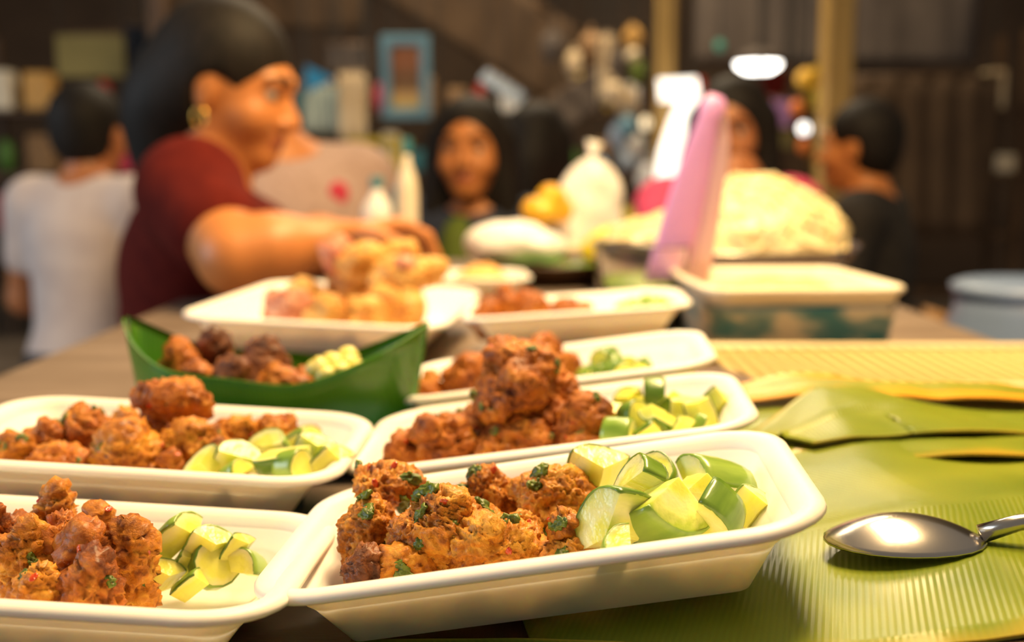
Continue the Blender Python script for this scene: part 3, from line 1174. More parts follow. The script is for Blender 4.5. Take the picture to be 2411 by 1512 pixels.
CB, CGB = 'small cucumber chunk beside the tallest fish cake heap', 'cucumber chunks in the heaped tray'
rb = random.Random(5)
for i, (px, py, Y, r, sp, ln, rot, pale) in enumerate([
        (1440, 982, .60, 42, 120, 70, (-60, 0, 15), True), (1492, 982, .585, 40, 360, 45, (-20, 0, 40), False), (1540, 935, .625, 46, 360, 50, (0, 10, 85), False),
        (1550, 992, .575, 50, 100, 85, (150, 0, -60), False), (1605, 970, .60, 44, 120, 70, (-80, 0, 20), False), (1650, 972, .59, 42, 120, 70, (-80, -20, -10), False),
        (1682, 945, .605, 44, 130, 55, (-70, 40, 20), True), (1478, 938, .63, 40, 130, 50, (-60, -20, 0), True), (1455, 1025, .562, 44, 360, 70, (0, 5, 70), True),
        (1575, 955, .615, 40, 120, 60, (140, 10, 40), True), (1520, 1015, .565, 40, 120, 60, (-40, 20, 60), False), (1600, 1010, .57, 40, 120, 60, (-60, 10, 40), True),
        (1640, 1005, .575, 36, 120, 60, (-60, 10, 100), True), (1510, 955, .62, 36, 120, 50, (150, 10, 10), True)]):
    cuke(px, py, Y, r, sp, ln, rot, 850 + i, CB, CGB, pale, 0, 'B')

CC, CGC = 'blurred cucumber chunk behind the tallest heap tray', 'cucumber chunks behind the heaped tray'
for i, (px, py, Y, pale) in enumerate([(1425, 848, .765, False), (1480, 858, .77, True), (1408, 884, .745, False), (1460, 880, .745, False), (1508, 860, .765, False), (1385, 880, .75, True), (1440, 868, .76, True), (1500, 880, .75, True)]):
    cuke(px, py, Y, 32, [360, 120, 150][i % 3], 48, (rb.uniform(-80, 40), rb.uniform(-30, 30), rb.uniform(0, 180)), 880 + i, CC, CGC, pale, 0, 'C')

CD, CGD = 'cucumber chunk in the tray in front of the leaf boat', 'cucumber chunks before the leaf boat'
for i, (px, py, Y, r, sp, ln, rot, pale) in enumerate([
        (482, 1088, .548, 62, 110, 45, (-75, -40, 10), False), (562, 1075, .552, 62, 170, 45, (-60, 20, 20), False), (638, 1048, .575, 58, 170, 50, (-50, -10, -20), True),
        (668, 1085, .548, 58, 170, 110, (170, 0, 80), False), (705, 1030, .595, 50, 120, 80, (-30, 20, 60), True), (735, 1062, .57, 58, 110, 80, (-70, 20, 15), False),
        (785, 1078, .56, 52, 120, 60, (-60, 20, 30), True), (552, 1110, .54, 40, 160, 60, (-30, 0, 60), True), (760, 1090, .55, 50, 120, 70, (-60, 40, 60), False),
        (690, 1100, .54, 44, 360, 60, (-10, 10, 60), True), (520, 1085, .565, 50, 120, 60, (-60, 10, 60), False)]):
    cuke(px, py, Y, r, sp, ln, rot, 900 + i, CD, CGD, pale, 0, 'D')

LAB_H = ['long pale cucumber wedge next to the fish cakes of the bare walled tray', 'pale cucumber wedge behind the thick round slice', 'thick round cucumber slice in the bare walled tray',
         'angular cucumber wedge leaning on the thick round slice', 'cucumber wedge between the long wedge and the round slice', 'low cucumber wedge under the thick round slice',
         'cucumber wedge at the foot of the fish cakes in the bare walled tray', 'small dark cucumber bit behind the angular wedge']
CH, CGH = 'cucumber chunk in the tray with the wide bare wall', 'cucumber chunks in the bare walled tray'
for i, (px, py, Y, r, sp, ln, rot, pale) in enumerate([
        (405, 1258, .418, 75, 100, 115, (-40, 10, 70), True), (490, 1282, .425, 66, 120, 80, (-60, 20, 30), True), (505, 1330, .397, 62, 360, 62, (-30, 0, 35), False),
        (588, 1322, .402, 64, 110, 85, (-30, 30, -30), True), (440, 1318, .402, 56, 120, 70, (-50, 10, 60), False), (450, 1372, .388, 56, 120, 80, (-40, 20, 70), False),
        (375, 1350, .39, 58, 130, 80, (-50, 20, 40), True), (555, 1288, .418, 46, 120, 60, (-60, 20, 60), False)]):
    cuke(px, py, Y, r * 1.15, sp, ln * 1.15, rot, 930 + i, LAB_H[i], CGH, pale, 0, 'H', True)

for i, (px, py) in enumerate([(1465, 724), (1495, 720), (1540, 722), (1562, 716), (1520, 715)]):
    cuke(px, py, 1.06, 26, 150, 36, (rb.uniform(-80, 40), rb.uniform(-30, 30), rb.uniform(0, 180)), 960 + i,
         'tiny cucumber chunk in the far tray before the purple tongs', 'cucumber chunks in the far small tray', i % 2 == 0, 0, 'E')

# ================================================================== leaf boat on a blue plate
PL_PROF = [(.030, 0), (.022, 0), (.006, .010), (0, .0115), (.001, .013), (.007, .0122), (.023, .003), (.040, .0028)]
p = onz(560, 905, TABLE_Z)
bp_ = obj('blue_plate', tray_mesh('blue_plate', 0.26, 0.15, 0.06, PL_PROF), M['bluepl'], None, (-0.178, 0.737, TABLE_Z), (0, 0, -.04))
tag(bp_, 'light blue plastic plate under the banana leaf boat', 'plate')


def boat_mesh(hl, w, dep, lift, thick=0.0014):
    nu, nv = 40, 24
    top, ed, ve = [], [], []
    for i in range(nu + 1):
        u = -1 + 2 * i / nu
        ww = w * (1 - abs(u) ** 3.2) ** 0.8 + 0.003
        for j in range(nv + 1):
            a = math.radians(-86 + 172 * j / nv)
            x = u * hl * (1 + 0.10 * (1 - math.cos(a)))
            y = ww * math.sin(a)
            z = (1 - math.cos(a) ** 1.0) * dep + lift * abs(u) ** 2.6
            z += 0.002 * math.sin(7 * u + 2 * a)
            top.append((x, y, z))
            ed.append(abs(u) ** 4 * .8)
            ve.append(x + .3 * abs(y))
    top = np.array(top)
    n0 = len(top)
    N = np.zeros_like(top)
    w_ = nv + 1
    F = []
    for i in range(nu):
        for j in range(nv):
            a = i * w_ + j
            F.append((a, a + w_, a + w_ + 1, a + 1))
    F = np.array(F)
    N = vnormals(top, F)
    bot = top - N * thick
    B = [tuple(n0 + k for k in f[::-1]) for f in F]
    rim = [i * w_ for i in range(nu + 1)] + [nu * w_ + j for j in range(1, w_)] + [i * w_ + nv for i in range(nu - 1, -1, -1)] + [j for j in range(nv - 1, 0, -1)]
    S = [(a, b, n0 + b, n0 + a) for a, b in zip(rim, rim[1:] + rim[:1])]
    me = mesh_np('leaf_boat', np.concatenate([top, bot]), np.concatenate([F, np.array(B), np.array(S)]))
    set_attr(me, 'edge', ed + ed)
    set_attr(me, 'vein', ve + ve)
    return me


bt = obj('leaf_boat', boat_mesh(0.092, 0.049, 0.060, 0.032), M['leaf_fresh'], None, (-0.157, 0.727, TABLE_Z + 0.0055), (0, 0, -.03))
tag(bt, 'fresh green banana leaf folded into a boat of grilled meat', 'leaf boat')
TR['G'] = Matrix.Translation((-0.157, 0.727, TABLE_Z + 0.006))
for i, (px, py, Y, w, hh, mt, g) in enumerate([
        (430, 832, .72, 105, 130, 'cake_red', 1), (505, 805, .745, 95, 130, 'grilled', 1), (610, 828, .725, 150, 130, 'grilled', 1),
        (560, 845, .70, 120, 90, 'grilled', 1), (660, 862, .705, 140, 70, 'cake_red', 1), (705, 872, .715, 110, 60, 'cake_red', 1), (480, 862, .70, 110, 75, 'cake_red', 1)]):
    o = cake('G', px, py, Y, w, hh, 1000 + i, 'dark brown grilled meat piece in the green leaf boat', 'grilled pieces in the leaf boat', mt, nb=0, nc=0, ground=g, h=.0018, name='grilled_meat_piece', lumps=5)
    o['category'] = 'meat'
M['pineapple'] = mat('pineapple', (0.78, 0.66, 0.10), (0.88, 0.82, 0.36), 120, 0.35, 0.3, 300, sss=.3, sssr=.004)
for i, (px, py, Y, s) in enumerate([(748, 868, .70, 44), (785, 862, .715, 50), (820, 856, .72, 50), (845, 874, .71, 40), (800, 884, .70, 46), (765, 888, .695, 40)]):
    k = s * Y / FPX / 2
    o = obj('pineapple_chunk', lump_mesh('pineapple_chunk', (k * 1.3, k * 1.2, k * 1.15), 20 + i, .5), M['pineapple'], None, at(px, py - 6, Y))
    tag(o, 'yellow pineapple chunk at the end of the leaf boat', 'fruit', 'pineapple chunks in the leaf boat')

# ================================================================== steel spoon
def spoon():
    b = MB()
    nu, nv = 24, 16
    hl, hw, dp, th = .031, .022, .010, .0012
    for lay in (0, 1):
        for i in range(nu):
            t = 2 * math.pi * i / nu
            for j in range(nv + 1):
                r = j / nv
                x, y = hl * r * math.cos(t) * (1.08 if math.cos(t) > 0 else 1), hw * r * math.sin(t)
                b.v.append((x, y, dp * (1 - r * r) - lay * th))
    w = nv + 1
    n0 = nu * w
    for i in range(nu):
        i2 = (i + 1) % nu
        for j in range(nv):
            b.f.append((i * w + j, i * w + j + 1, i2 * w + j + 1, i2 * w + j))
            b.f.append((n0 + i * w + j, n0 + i2 * w + j, n0 + i2 * w + j + 1, n0 + i * w + j + 1))
        b.f.append((i * w + nv, n0 + i * w + nv, n0 + i2 * w + nv, i2 * w + nv))
    return b.mesh('bowl', True)


sp = onz(1995, 1262, board_z(.14) + .006)
s_ = thing('serving_spoon', 'steel serving spoon lying face down on the banana leaf', 'spoon', (sp.x + 0.022, sp.y, board_z(.15) + 0.0035), (0, -0.03, -0.12))
obj('bowl', spoon(), M['steel'], s_)
hb = MB()
hb.tube([(.031, 0, .002), (.046, 0, .007), (.08, 0, .012), (.14, 0, .010), (.19, 0, .006)], [.004, .0035, .0035, .0045, .005], 10)
hb.build('handle', M['steel'], s_, smooth=True)

# ================================================================== bamboo rack
rk = thing('bamboo_rack', 'slatted bamboo rack lying behind the banana leaves', 'rack', (0.355, 0.965, TABLE_Z))
M['bamboo_pale'] = mat('pale_bamboo', (0.70, 0.56, 0.30), (0.80, 0.66, 0.40), 30, 0.45, 0.1, 120, stretch=(.2, 1, 1))
for y in (-0.088, 0.0, 0.088):
    MB().box((0, y, 0.006), (0.335, 0.012, 0.012), bev=.002).build('crossbar', M['bamboo'], rk)
for y in (-0.099, 0.099):
    MB().box((0, y, 0.011), (0.345, 0.012, 0.022), bev=.003).build('edge_bar', M['bamboo_pale'], rk)
slat = MB().box((0, 0, 0.0145), (0.0088, 0.186, 0.005), bev=.0015).mesh('slat')
for k in range(25):
    obj('slat', slat, M['bamboo'], rk, (-0.160 + k * 0.01333, 0, 0))

# ================================================================== foam box with printed plastic
M['creampl'] = mat('cream_plastic', (0.82, 0.72, 0.55), (0.90, 0.82, 0.66), 10, 0.4)
M['yellowfood'] = mat('yellow_batter', (0.78, 0.48, 0.10), (0.88, 0.60, 0.20), 40, 0.5, 0.3, 100)


def print_material():
    m, nt, b, N, L = nodes_of('printed_bag')
    tc = N.new('ShaderNodeTexCoord')
    no = N.new('ShaderNodeTexNoise')
    no.inputs['Scale'].default_value = 22
    no.inputs['Detail'].default_value = 2
    mp = N.new('ShaderNodeMapping')
    mp.inputs['Scale'].default_value = (.6, .6, 1.6)
    L.new(tc.outputs['Object'], mp.inputs[0])
    L.new(mp.outputs[0], no.inputs['Vector'])
    r = ramp(N, [(0.46, (0.72, 0.66, 0.50)), (0.52, (0.32, 0.42, 0.38)), (0.60, (0.05, 0.22, 0.26))])
    L.new(no.outputs['Fac'], r.inputs[0])
    L.new(r.outputs[0], b.inputs['Base Color'])
    b.inputs['Roughness'].default_value = 0.3
    return m


M['print'] = print_material()
bx = thing('food_box', 'cream plastic food box in a teal printed bag behind the bamboo rack', 'box', (0.298, 1.235, TABLE_Z), (0, 0, 0.06))
BXP = [(.030, 0), (.024, 0), (.020, .003), (.006, .061), (.0, .064), (.0, .068), (.003, .070), (.010, .069), (.013, .064), (.024, .024), (.040, .022)]
obj('tub', tray_mesh('tub', 0.215, 0.235, 0.030, BXP), M['creampl'], bx)
BGP = [(.028, -.0005), (.0185, -.0005), (.0155, .003), (.0085, .042), (.0060, .051), (.0075, .0505), (.0105, .042), (.018, .003)]
obj('printed_bag', tray_mesh('printed_bag', 0.215, 0.235, 0.030, BGP), M['print'], bx)
obj('batter_filling', lump_mesh('batter_filling', (.084, .094, .030), 8, .25, .006), M['yellowfood'], bx, (0, 0, .038))

# ================================================================== people
def skin_material(name, c, c2):
    m, nt, b, N, L = nodes_of(name)
    a = N.new('ShaderNodeAttribute')
    a.attribute_name = 'lip'
    tc = N.new('ShaderNodeTexCoord')
    no = N.new('ShaderNodeTexNoise')
    no.inputs['Scale'].default_value = 25
    L.new(tc.outputs['Object'], no.inputs['Vector'])
    r = ramp(N, [(0.35, c), (0.65, c2)])
    L.new(no.outputs['Fac'], r.inputs[0])
    mx = N.new('ShaderNodeMix')
    mx.data_type = 'RGBA'
    L.new(a.outputs['Fac'], mx.inputs['Factor'])
    L.new(r.outputs[0], mx.inputs['A'])
    mx.inputs['B'].default_value = (0.30, 0.06, 0.04, 1)
    L.new(mx.outputs['Result'], b.inputs['Base Color'])
    b.inputs['Roughness'].default_value = 0.45
    b.inputs['Subsurface Weight'].default_value = 0.12
    b.inputs['Subsurface Radius'].default_value = (1, .4, .2)
    b.inputs['Subsurface Scale'].default_value = 0.008
    return m


M['skin'] = skin_material('warm_skin', (0.50, 0.185, 0.050), (0.56, 0.215, 0.060))
M['skin_dark'] = skin_material('brown_skin', (0.40, 0.14, 0.05), (0.45, 0.17, 0.06))
M['hair'] = mat('black_hair', (0.006, 0.005, 0.004), (0.014, 0.010, 0.008), 120, 0.62, 0.6, 160, stretch=(1, 1, .15), spec=.2)
M['maroon'] = mat('maroon_cotton', (0.085, 0.006, 0.004), (0.11, 0.009, 0.005), 40, 0.9, 0.2, 300, spec=.15)
M['pinkgrey'] = mat('pink_grey_cotton', (0.36, 0.25, 0.22), (0.42, 0.30, 0.27), 60, 0.85, 0.2, 300)
M['navy'] = mat('navy_cotton', (0.012, 0.018, 0.040), (0.020, 0.028, 0.055), 40, 0.8, 0.2, 300)
M['greencloth'] = mat('green_cotton', (0.09, 0.13, 0.012), (0.11, 0.16, 0.015), 40, 0.8)
M['redcloth'] = mat('red_cotton', (0.50, 0.03, 0.06), (0.62, 0.05, 0.10), 12, 0.8)
M['pinkcloth'] = mat('hot_pink_cotton', (0.75, 0.06, 0.16), (0.82, 0.09, 0.20), 12, 0.8)
M['palecloth'] = mat('pale_cotton', (0.55, 0.45, 0.42), (0.62, 0.52, 0.48), 20, 0.85)
M['blackcloth'] = mat('black_cotton', (0.010, 0.008, 0.008), (0.018, 0.014, 0.012), 20, 0.85)
M['trouser'] = mat('dark_trousers', (0.02, 0.02, 0.025), (0.035, 0.03, 0.035), 20, 0.85)
M['gold'] = mat('gold', (0.8, 0.5, 0.12), None, rough=.25, metal=1)
M['shoe'] = mat('rubber_sandal', (0.03, 0.025, 0.02), None, rough=.7)


def eye_material():
    m, nt, b, N, L = nodes_of('eye')
    tc = N.new('ShaderNodeTexCoord')
    sx = N.new('ShaderNodeSeparateXYZ')
    L.new(tc.outputs['Object'], sx.inputs[0])
    mr = N.new('ShaderNodeMapRange')
    mr.inputs['From Min'].default_value = 0
    mr.inputs['From Max'].default_value = 0.012
    L.new(sx.outputs['Y'], mr.inputs['Value'])
    r = ramp(N, [(0.0, (0.42, 0.36, 0.30)), (0.84, (0.42, 0.36, 0.30)), (0.87, (0.02, 0.01, 0.006)), (1, (0.01, 0.006, 0.004))])
    L.new(mr.outputs[0], r.inputs[0])
    L.new(r.outputs[0], b.inputs['Base Color'])
    b.inputs['Roughness'].default_value = 0.1
    return m


M['eye'] = eye_material()
EYE = MB().lathe([(0.0002 + 0.012 * math.sin(math.pi * k / 12), -0.012 * math.cos(math.pi * k / 12)) for k in range(13)], 16).mesh('eye', True)
STOOLS = []


def plastic_stool(x, y, h, matn, label):
    t = thing('plastic_stool', label, 'stool', (x, y, 0))
    MB().box((0, 0, h - .0125), (.30, .30, .025), bev=.008).build('seat', M[matn], t)
    for sx in (-1, 1):
        for sy in (-1, 1):
            MB().tube([(sx * .12, sy * .12, h - .02), (sx * .16, sy * .16, 0.0)], [.018, .014], 8).build('leg', M[matn], t, smooth=True)
    return t


M['stoolred'] = mat('red_plastic', (0.45, 0.03, 0.02), None, rough=.4)
M['stoolblue'] = mat('blue_stool_plastic', (0.10, 0.18, 0.45), None, rough=.4)


def hand_prims(w, d, nrm, side, s=1.0):
    """wrist w, direction d, palm normal nrm (fingers curl towards it), side = which side the thumb leaves"""
    d = d.normalized()
    nrm = (nrm - d * nrm.dot(d)).normalized()
    a = d.cross(nrm).normalized() * side
    P = []
    for k in (-1, -.33, .33, 1):
        P.append((cap(w + a * .010 * k * s, w + d * .075 * s + a * .026 * k * s, .015 * s, .0115 * s), .012, '+'))
    for k, ln in zip((-1.1, -.36, .36, 1.05), (.055, .070, .075, .066)):
        b = w + d * .080 * s + a * .026 * k * s
        m1 = b + (d * .8 + nrm * .6).normalized() * ln * .5 * s
        m2 = m1 + (d * .25 + nrm * .97).normalized() * ln * .5 * s
        P.append((cap(b, m1, .0098 * s, .0088 * s), .003, '+'))
        P.append((cap(m1, m2, .0088 * s, .0072 * s), .003, '+'))
    b = w + d * .022 * s + a * .022 * s
    m1 = b + (d * .6 + a * .75 + nrm * .3).normalized() * .042 * s
    m2 = m1 + (d * .8 + a * .1 + nrm * .6).normalized() * .032 * s
    P.append((cap(b, m1, .013 * s, .0105 * s), .010, '+'))
    P.append((cap(m1, m2, .0105 * s, .008 * s), .003, '+'))
    return P


def person(label, x, y, heading, eye_z, s, skin, hair_style, shirt, seated=True, pants='trouser', arms=None, head_yaw=0.0, head_pitch=0.0,
           head_off=(0, 0, 0), lean=0.0, h=.006, sleeve=.55, fat=1.0, extra=None, stool=None, group=None, arm_r=1.0, shrug=(0, 0)):
    pz = eye_z - .63 * s
    Mw = Matrix.Translation((x, y, pz)) @ Matrix.Rotation(heading, 4, 'Z')
    R = Matrix.Rotation(heading, 3, 'Z')
    Lm = Matrix.Rotation(-lean, 4, 'X')

    def w(p):
        q = Vector(p) * s
        return Mw @ (Lm @ q)
    RL = R @ Lm.to_3x3()
    hc = w((0, .035, .63)) + Vector(head_off)
    RH = R @ Matrix.Rotation(head_yaw, 3, 'Z') @ Matrix.Rotation(-head_pitch, 3, 'X')

    def hd(p):
        return hc + RH @ (Vector(p) * s)

    def E_(c, r, k=.03):
        return (ell(hd(c), [a * s for a in r], RH), k * s, '+')
    head = [E_((0, -.018, .030), (.074, .092, .084)), E_((0, .018, -.032), (.060, .068, .078), .04), E_((0, .055, -.092), (.026, .026, .020), .035),
            E_((.036, .052, -.035), (.026, .026, .026), .02), E_((-.036, .052, -.035), (.026, .026, .026), .02), E_((0, .078, .020), (.048, .012, .010), .02),
            (cap(hd((0, .084, -.002)), hd((0, .101, -.034)), .007 * s, .0115 * s), .010 * s, '+'),
            E_((.011, .090, -.037), (.008, .009, .007), .006), E_((-.011, .090, -.037), (.008, .009, .007), .006),
            E_((0, .080, -.061), (.021, .011, .006), .006), E_((0, .079, -.071), (.018, .010, .006), .005)]
    for sx in (-1, 1):
        head.append((ell(hd((.033 * sx, .096, .002)), [.015 * s, .014 * s, .0075 * s], RH), .010 * s, '-'))
        head.append(E_((.076 * sx, -.008, -.008), (.008, .018, .031), .008))
        head.append(E_((.080 * sx, -.018, .004), (.006, .010, .020), .006))
    nb = w((0, -.005, .50))
    neck = [(cap(hd((0, -.025, -.05)), nb, .050 * s, .055 * s), .03 * s, '+')]

    def T_(c, r, k=.05, inf=0.0):
        return (ell(w(c), [r[0] * s * fat + inf, r[1] * s * fat + inf, r[2] * s + inf], RL), k * s, '+')

    def torso(inf):
        return [T_((0, -.01, .04), (.165, .125, .12), .05, inf), T_((0, .0, .20), (.140, .108, .15), .06, inf), T_((0, -.005, .355), (.150, .108, .135), .06, inf),
                (cap(w((-.13, -.01, .455)) + Vector((0, 0, shrug[1])), w((.13, -.01, .455)) + Vector((0, 0, shrug[0])), .052 * s + inf, .052 * s + inf), .05 * s, '+')]
    body = head + neck + torso(0)
    shirt_p = torso(.011)
    ar = arms or {}
    for side, key in ((-1, 'L'), (1, 'R')):
        sh = w((.165 * side, -.01, .448)) + Vector((0, 0, shrug[0] if side > 0 else shrug[1]))
        if key in ar:
            el, wr, nrm = [Vector(q) for q in ar[key]]
        else:
            el, wr, nrm = w((.225 * side, .02, .19)), w((.13 * side, .23, .12)), RL @ Vector((0, 0, -1))
        body += [(cap(sh, el, .052 * s * arm_r, .040 * s * arm_r), .03 * s, '+'), (cap(el, el.lerp(wr, .35), .040 * s * arm_r, .040 * s * arm_r), .02 * s, '+'),
                 (cap(el.lerp(wr, .35), wr, .040 * s * arm_r, .024 * s), .02 * s, '+')]
        body += hand_prims(wr, wr - el, nrm, -side, s)
        se = sh.lerp(el, min(1, sleeve))
        shirt_p.append((cap(sh, se, .062 * s * arm_r, (.062 - .012 * sleeve) * s * arm_r), .035 * s, '+'))
        if sleeve > 1:
            shirt_p.append((cap(el, el.lerp(wr, .95), .050 * s * arm_r, .036 * s), .03 * s, '+'))
    pants_p = [T_((0, -.01, .02), (.172, .135, .11), .05, .012)]
    for side in (-1, 1):
        if seated:
            hp, kn, an, to = (.09 * side, .03, -.01), (.11 * side, .40, -.02), None, None
        else:
            hp, kn = (.09 * side, 0, -.02), (.095 * side, .02, -.02 - pz / s * .48)
        hpw = Mw @ (Vector(hp) * s)
        knw = Mw @ (Vector(kn) * s)
        anw = Vector((knw.x, knw.y, .075))
        tow = anw + R @ Vector((0, .14 * s, -.042))
        body += [(cap(hpw, knw, .078 * s, .055 * s), .04 * s, '+'), (cap(knw, anw, .055 * s, .036 * s), .03 * s, '+'), (cap(anw - Vector((0, 0, .025)), tow, .038 * s, .030 * s), .03 * s, '+')]
        pants_p += [(cap(hpw, knw, .092 * s, .070 * s), .05 * s, '+'), (cap(knw, anw + Vector((0, 0, .03)), .070 * s, .056 * s), .04 * s, '+')]
    base = Vector((x, y, 0))
    root = thing('person', label, 'person', base, group=group)

    def emit(name, prims, m, hh, sm=2, attr=False):
        V, F = Field(prims, hh).net()
        V = relax(V, F, sm, .45)
        me = mesh_np(name, V - np.array(base), F)
        if attr:
            RT = np.array(RH.transposed())
            q = (V - np.array(hc)) @ RT.T / s
            g = np.exp(-((q[:, 0] / .022) ** 4) - (((q[:, 2] + .066) / .009) ** 4)) * (q[:, 1] > .06)
            set_attr(me, 'lip', np.clip(g, 0, 1))
        return obj(name, me, M[m], root)
    bod = emit('body', body, skin, h, 1, True)
    for sx in (-1, 1):
        e = obj('eye', EYE, M['eye'], root, hd((.032 * sx, .0700, .001)) - base, RH.to_euler())
        e.scale = (s, s, s)
        b = MB().tube([hd((sx * .012, .092, .022)) - base, hd((sx * .032, .087, .029)) - base, hd((sx * .052, .068, .022)) - base], [.004 * s, .0055 * s, .002 * s], 6)
        b.build('eyebrow', M['hair'], root, smooth=True)
    # neck opening
    shirt_p.append((ell(w((0, .035, .535)), [.070 * s, .075 * s, .055 * s], RL), .01, '-'))
    emit('shirt', shirt_p, shirt, h * 1.15, 2)
    emit('trousers', pants_p, pants, h * 1.5, 2)

    def H_(c, r, k=.03):
        return (ell(hd(c), [a * s for a in r], RH), k * s, '+')
    hair = [H_((0, -.024, .036), (.088, .100, .092))]
    face_cut = (ell(hd((0, .105, -.045)), [.070 * s, .100 * s, .112 * s], RH), .012 * s, '-')
    ear_cut = [(ell(hd((.085 * q, .010, -.030)), [.030 * s, .032 * s, .045 * s], RH), .01 * s, '-') for q in (-1, 1)]
    if hair_style == 'short':
        hair.append(H_((0, -.045, -.02), (.076, .068, .07)))
        hair += [face_cut] + ear_cut
    elif hair_style == 'bun':
        face_cut = (ell(hd((0, .128, -.078)), [.064 * s, .100 * s, .112 * s], RH), .012 * s, '-')
        hair += [H_((0, -.045, -.01), (.088, .085, .085)), H_((0, -.095, -.055), (.075, .065, .085), .05), H_((0, -.075, -.125), (.055, .050, .075), .04)]
        hair += [face_cut, ear_cut[0], ear_cut[1]]
    elif hair_style == 'tied':
        hair += [H_((0, -.10, -.01), (.045, .04, .05)), (cap(hd((0, -.12, 0)), hd((0, -.13, -.16)), .035 * s, .018 * s), .03 * s, '+')]
        hair += [face_cut] + ear_cut
    else:   # long
        hair += [H_((0, -.045, -.06), (.090, .075, .12), .05)]
        for q in (-1, 1):
            hair.append((cap(hd((.078 * q, -.01, .02)), hd((.092 * q, -.01, -.20)), .028 * s, .034 * s), .04 * s, '+'))
        hair.append((cap(hd((0, -.075, -.05)), hd((0, -.08, -.25)), .07 * s, .06 * s), .05 * s, '+'))
        hair += [face_cut]
    emit('hair', hair, 'hair', h, 1)
    if extra:
        extra(root, base, hd, w, s, RL)
    if seated:
        sh = pz - .075 * s
        plastic_stool(x - (R @ Vector((0, .0, 0))).x, y, sh, 'stoolblue' if stool == 'blue' else 'stoolred',
                      'plastic stool under the ' + label.split(' ', 1)[1] if False else stool_label(label))
    return root


def stool_label(label):
    return 'square plastic stool carrying the ' + ' '.join(label.split()[:6]).replace('person', 'person')


D2R = math.radians

# --- woman in maroon at the left side of the table, reaching over the platter
def w_extra(root, base, hd, w, s, RL):
    b = MB()
    pts = []
    for k in range(13):
        t = 2 * math.pi * k / 12
        pts.append(hd((.083, -.005 + .010 * math.sin(t), -.050 + .013 * math.cos(t))) - base)
    b.tube(pts, .0022, 6, cap=False)
    b.build('earring', M['gold'], root, smooth=True)


hw = at(600, 255, 1.74)
person('seated woman in maroon t shirt with gold earring reaching over the platter', -.485, 1.76, D2R(-78), 1.113, 1.06, 'skin', 'bun', 'maroon',
       arms={'R': (at(556, 606, 1.46), at(800, 560, 1.50), (0.15, -.1, -1)), 'L': (at(700, 590, 1.86), at(860, 560, 1.70), (0, 0, -1))},
       head_yaw=D2R(-22), head_pitch=D2R(13), head_off=(.012, 0, .004), shrug=(.035, -.02), h=.005, sleeve=.52, fat=1.04, extra=w_extra, arm_r=1.12)


# --- man in the pink grey polo behind her
def polo(root, base, hd, w, s, RL):
    p = w((-.085, .128, .425)) - base
    me = lump_mesh('chest_logo', (.022, .006, .026), 3, .3, .003)
    sh = [c for c in root.children if c.name.startswith('shirt')][0]
    o = obj('chest_logo', me, M['redcloth'], sh, p, RL.to_euler())
    o['label'] = 'red chest emblem'


person('man in pinkish grey polo shirt with red chest emblem', -.500, 2.42, D2R(-160), 1.165, 1.12, 'skin', 'short', 'pinkgrey', h=.007, head_off=(-.075, 0, -.02), fat=1.36, sleeve=.7, extra=polo)


# --- girl facing the camera
def girl(root, base, hd, w, s, RL):
    V, F = Field([(ell(w((0.02, .055, .36)), [.060 * s, .078 * s, .12 * s], RL), 0, '+')], .006).net()
    obj('undershirt', mesh_np('undershirt', V - np.array(base), F), M['greencloth'], root)


gh = at(1127, 352, 2.72)
person('girl in navy jacket over green shirt looking out', gh.x - .015, 2.75, D2R(172), gh.z, 1.04, 'skin', 'long', 'navy', h=.006, sleeve=1.2, extra=girl)

# --- dark haired person behind the girl
ph = at(1258, 345, 3.05)
person('person with black hair in red and pink top seen from behind', ph.x, 3.1, D2R(-35), ph.z, .98, 'skin', 'long', 'redcloth', h=.007, stool='blue')

# --- woman behind the noodle bowl
rh = at(1732, 305, 2.62)
person('long haired woman in hot pink top behind the noodle bowl', rh.x, 2.68, D2R(172), rh.z, 1.0, 'skin_dark', 'long', 'pinkcloth', h=.006,
       arms={'R': (at(1560, 560, 2.6), at(1640, 560, 2.35), (0, 0, -1)), 'L': (at(1870, 540, 2.65), at(1795, 440, 2.45), (-1, 0, 0))}, head_yaw=D2R(-14), head_pitch=D2R(5))

# --- child with pale shirt at the far left, seen from behind
bh = at(195, 310, 2.75)
person('dark haired boy in pale pink shirt turned away', bh.x, 2.75, D2R(-15), bh.z, .96, 'skin_dark', 'short', 'palecloth', h=.007, stool='blue')

# --- man in black at the far right
mh = at(2050, 345, 2.85)
person('man in black shirt sitting by the golden pillar', mh.x, 2.85, D2R(60), mh.z, .96, 'skin', 'short', 'blackcloth', h=.007)

# ================================================================== things further back on the table
M['noodle'] = mat('rice_noodle', (0.86, 0.70, 0.36), (0.92, 0.80, 0.50), 60, 0.4, sss=.15, sssr=.004)
M['glass'] = mat('clear_glass', (0.95, 0.97, 0.97), None, rough=0.03, trans=1.0)
M['greensauce'] = mat('green_herb_sauce', (0.10, 0.17, 0.03), (0.20, 0.26, 0.06), 80, 0.4)
M['purple'] = mat('purple_plastic', (0.56, 0.27, 0.60), (0.62, 0.32, 0.66), 10, 0.35, sss=.2, sssr=.01)
M['purpleclear'] = mat('pale_purple_plastic', (0.66, 0.48, 0.60), None, rough=0.3, sss=.2)
M['whitepl'] = mat('white_plastic_bag', (0.85, 0.82, 0.80), (0.90, 0.88, 0.86), 20, 0.35, 0.3, 60, sss=.2, sssr=.01)
M['darkdish'] = mat('dark_brown_dish', (0.05, 0.025, 0.010), (0.08, 0.04, 0.015), 20, 0.35)
M['mango'] = mat('ripe_mango', (0.80, 0.42, 0.02), (0.88, 0.55, 0.04), 30, 0.35, sss=.1)
M['yellowpl'] = mat('yellow_packet', (0.88, 0.66, 0.04), (0.92, 0.74, 0.08), 20, 0.35)
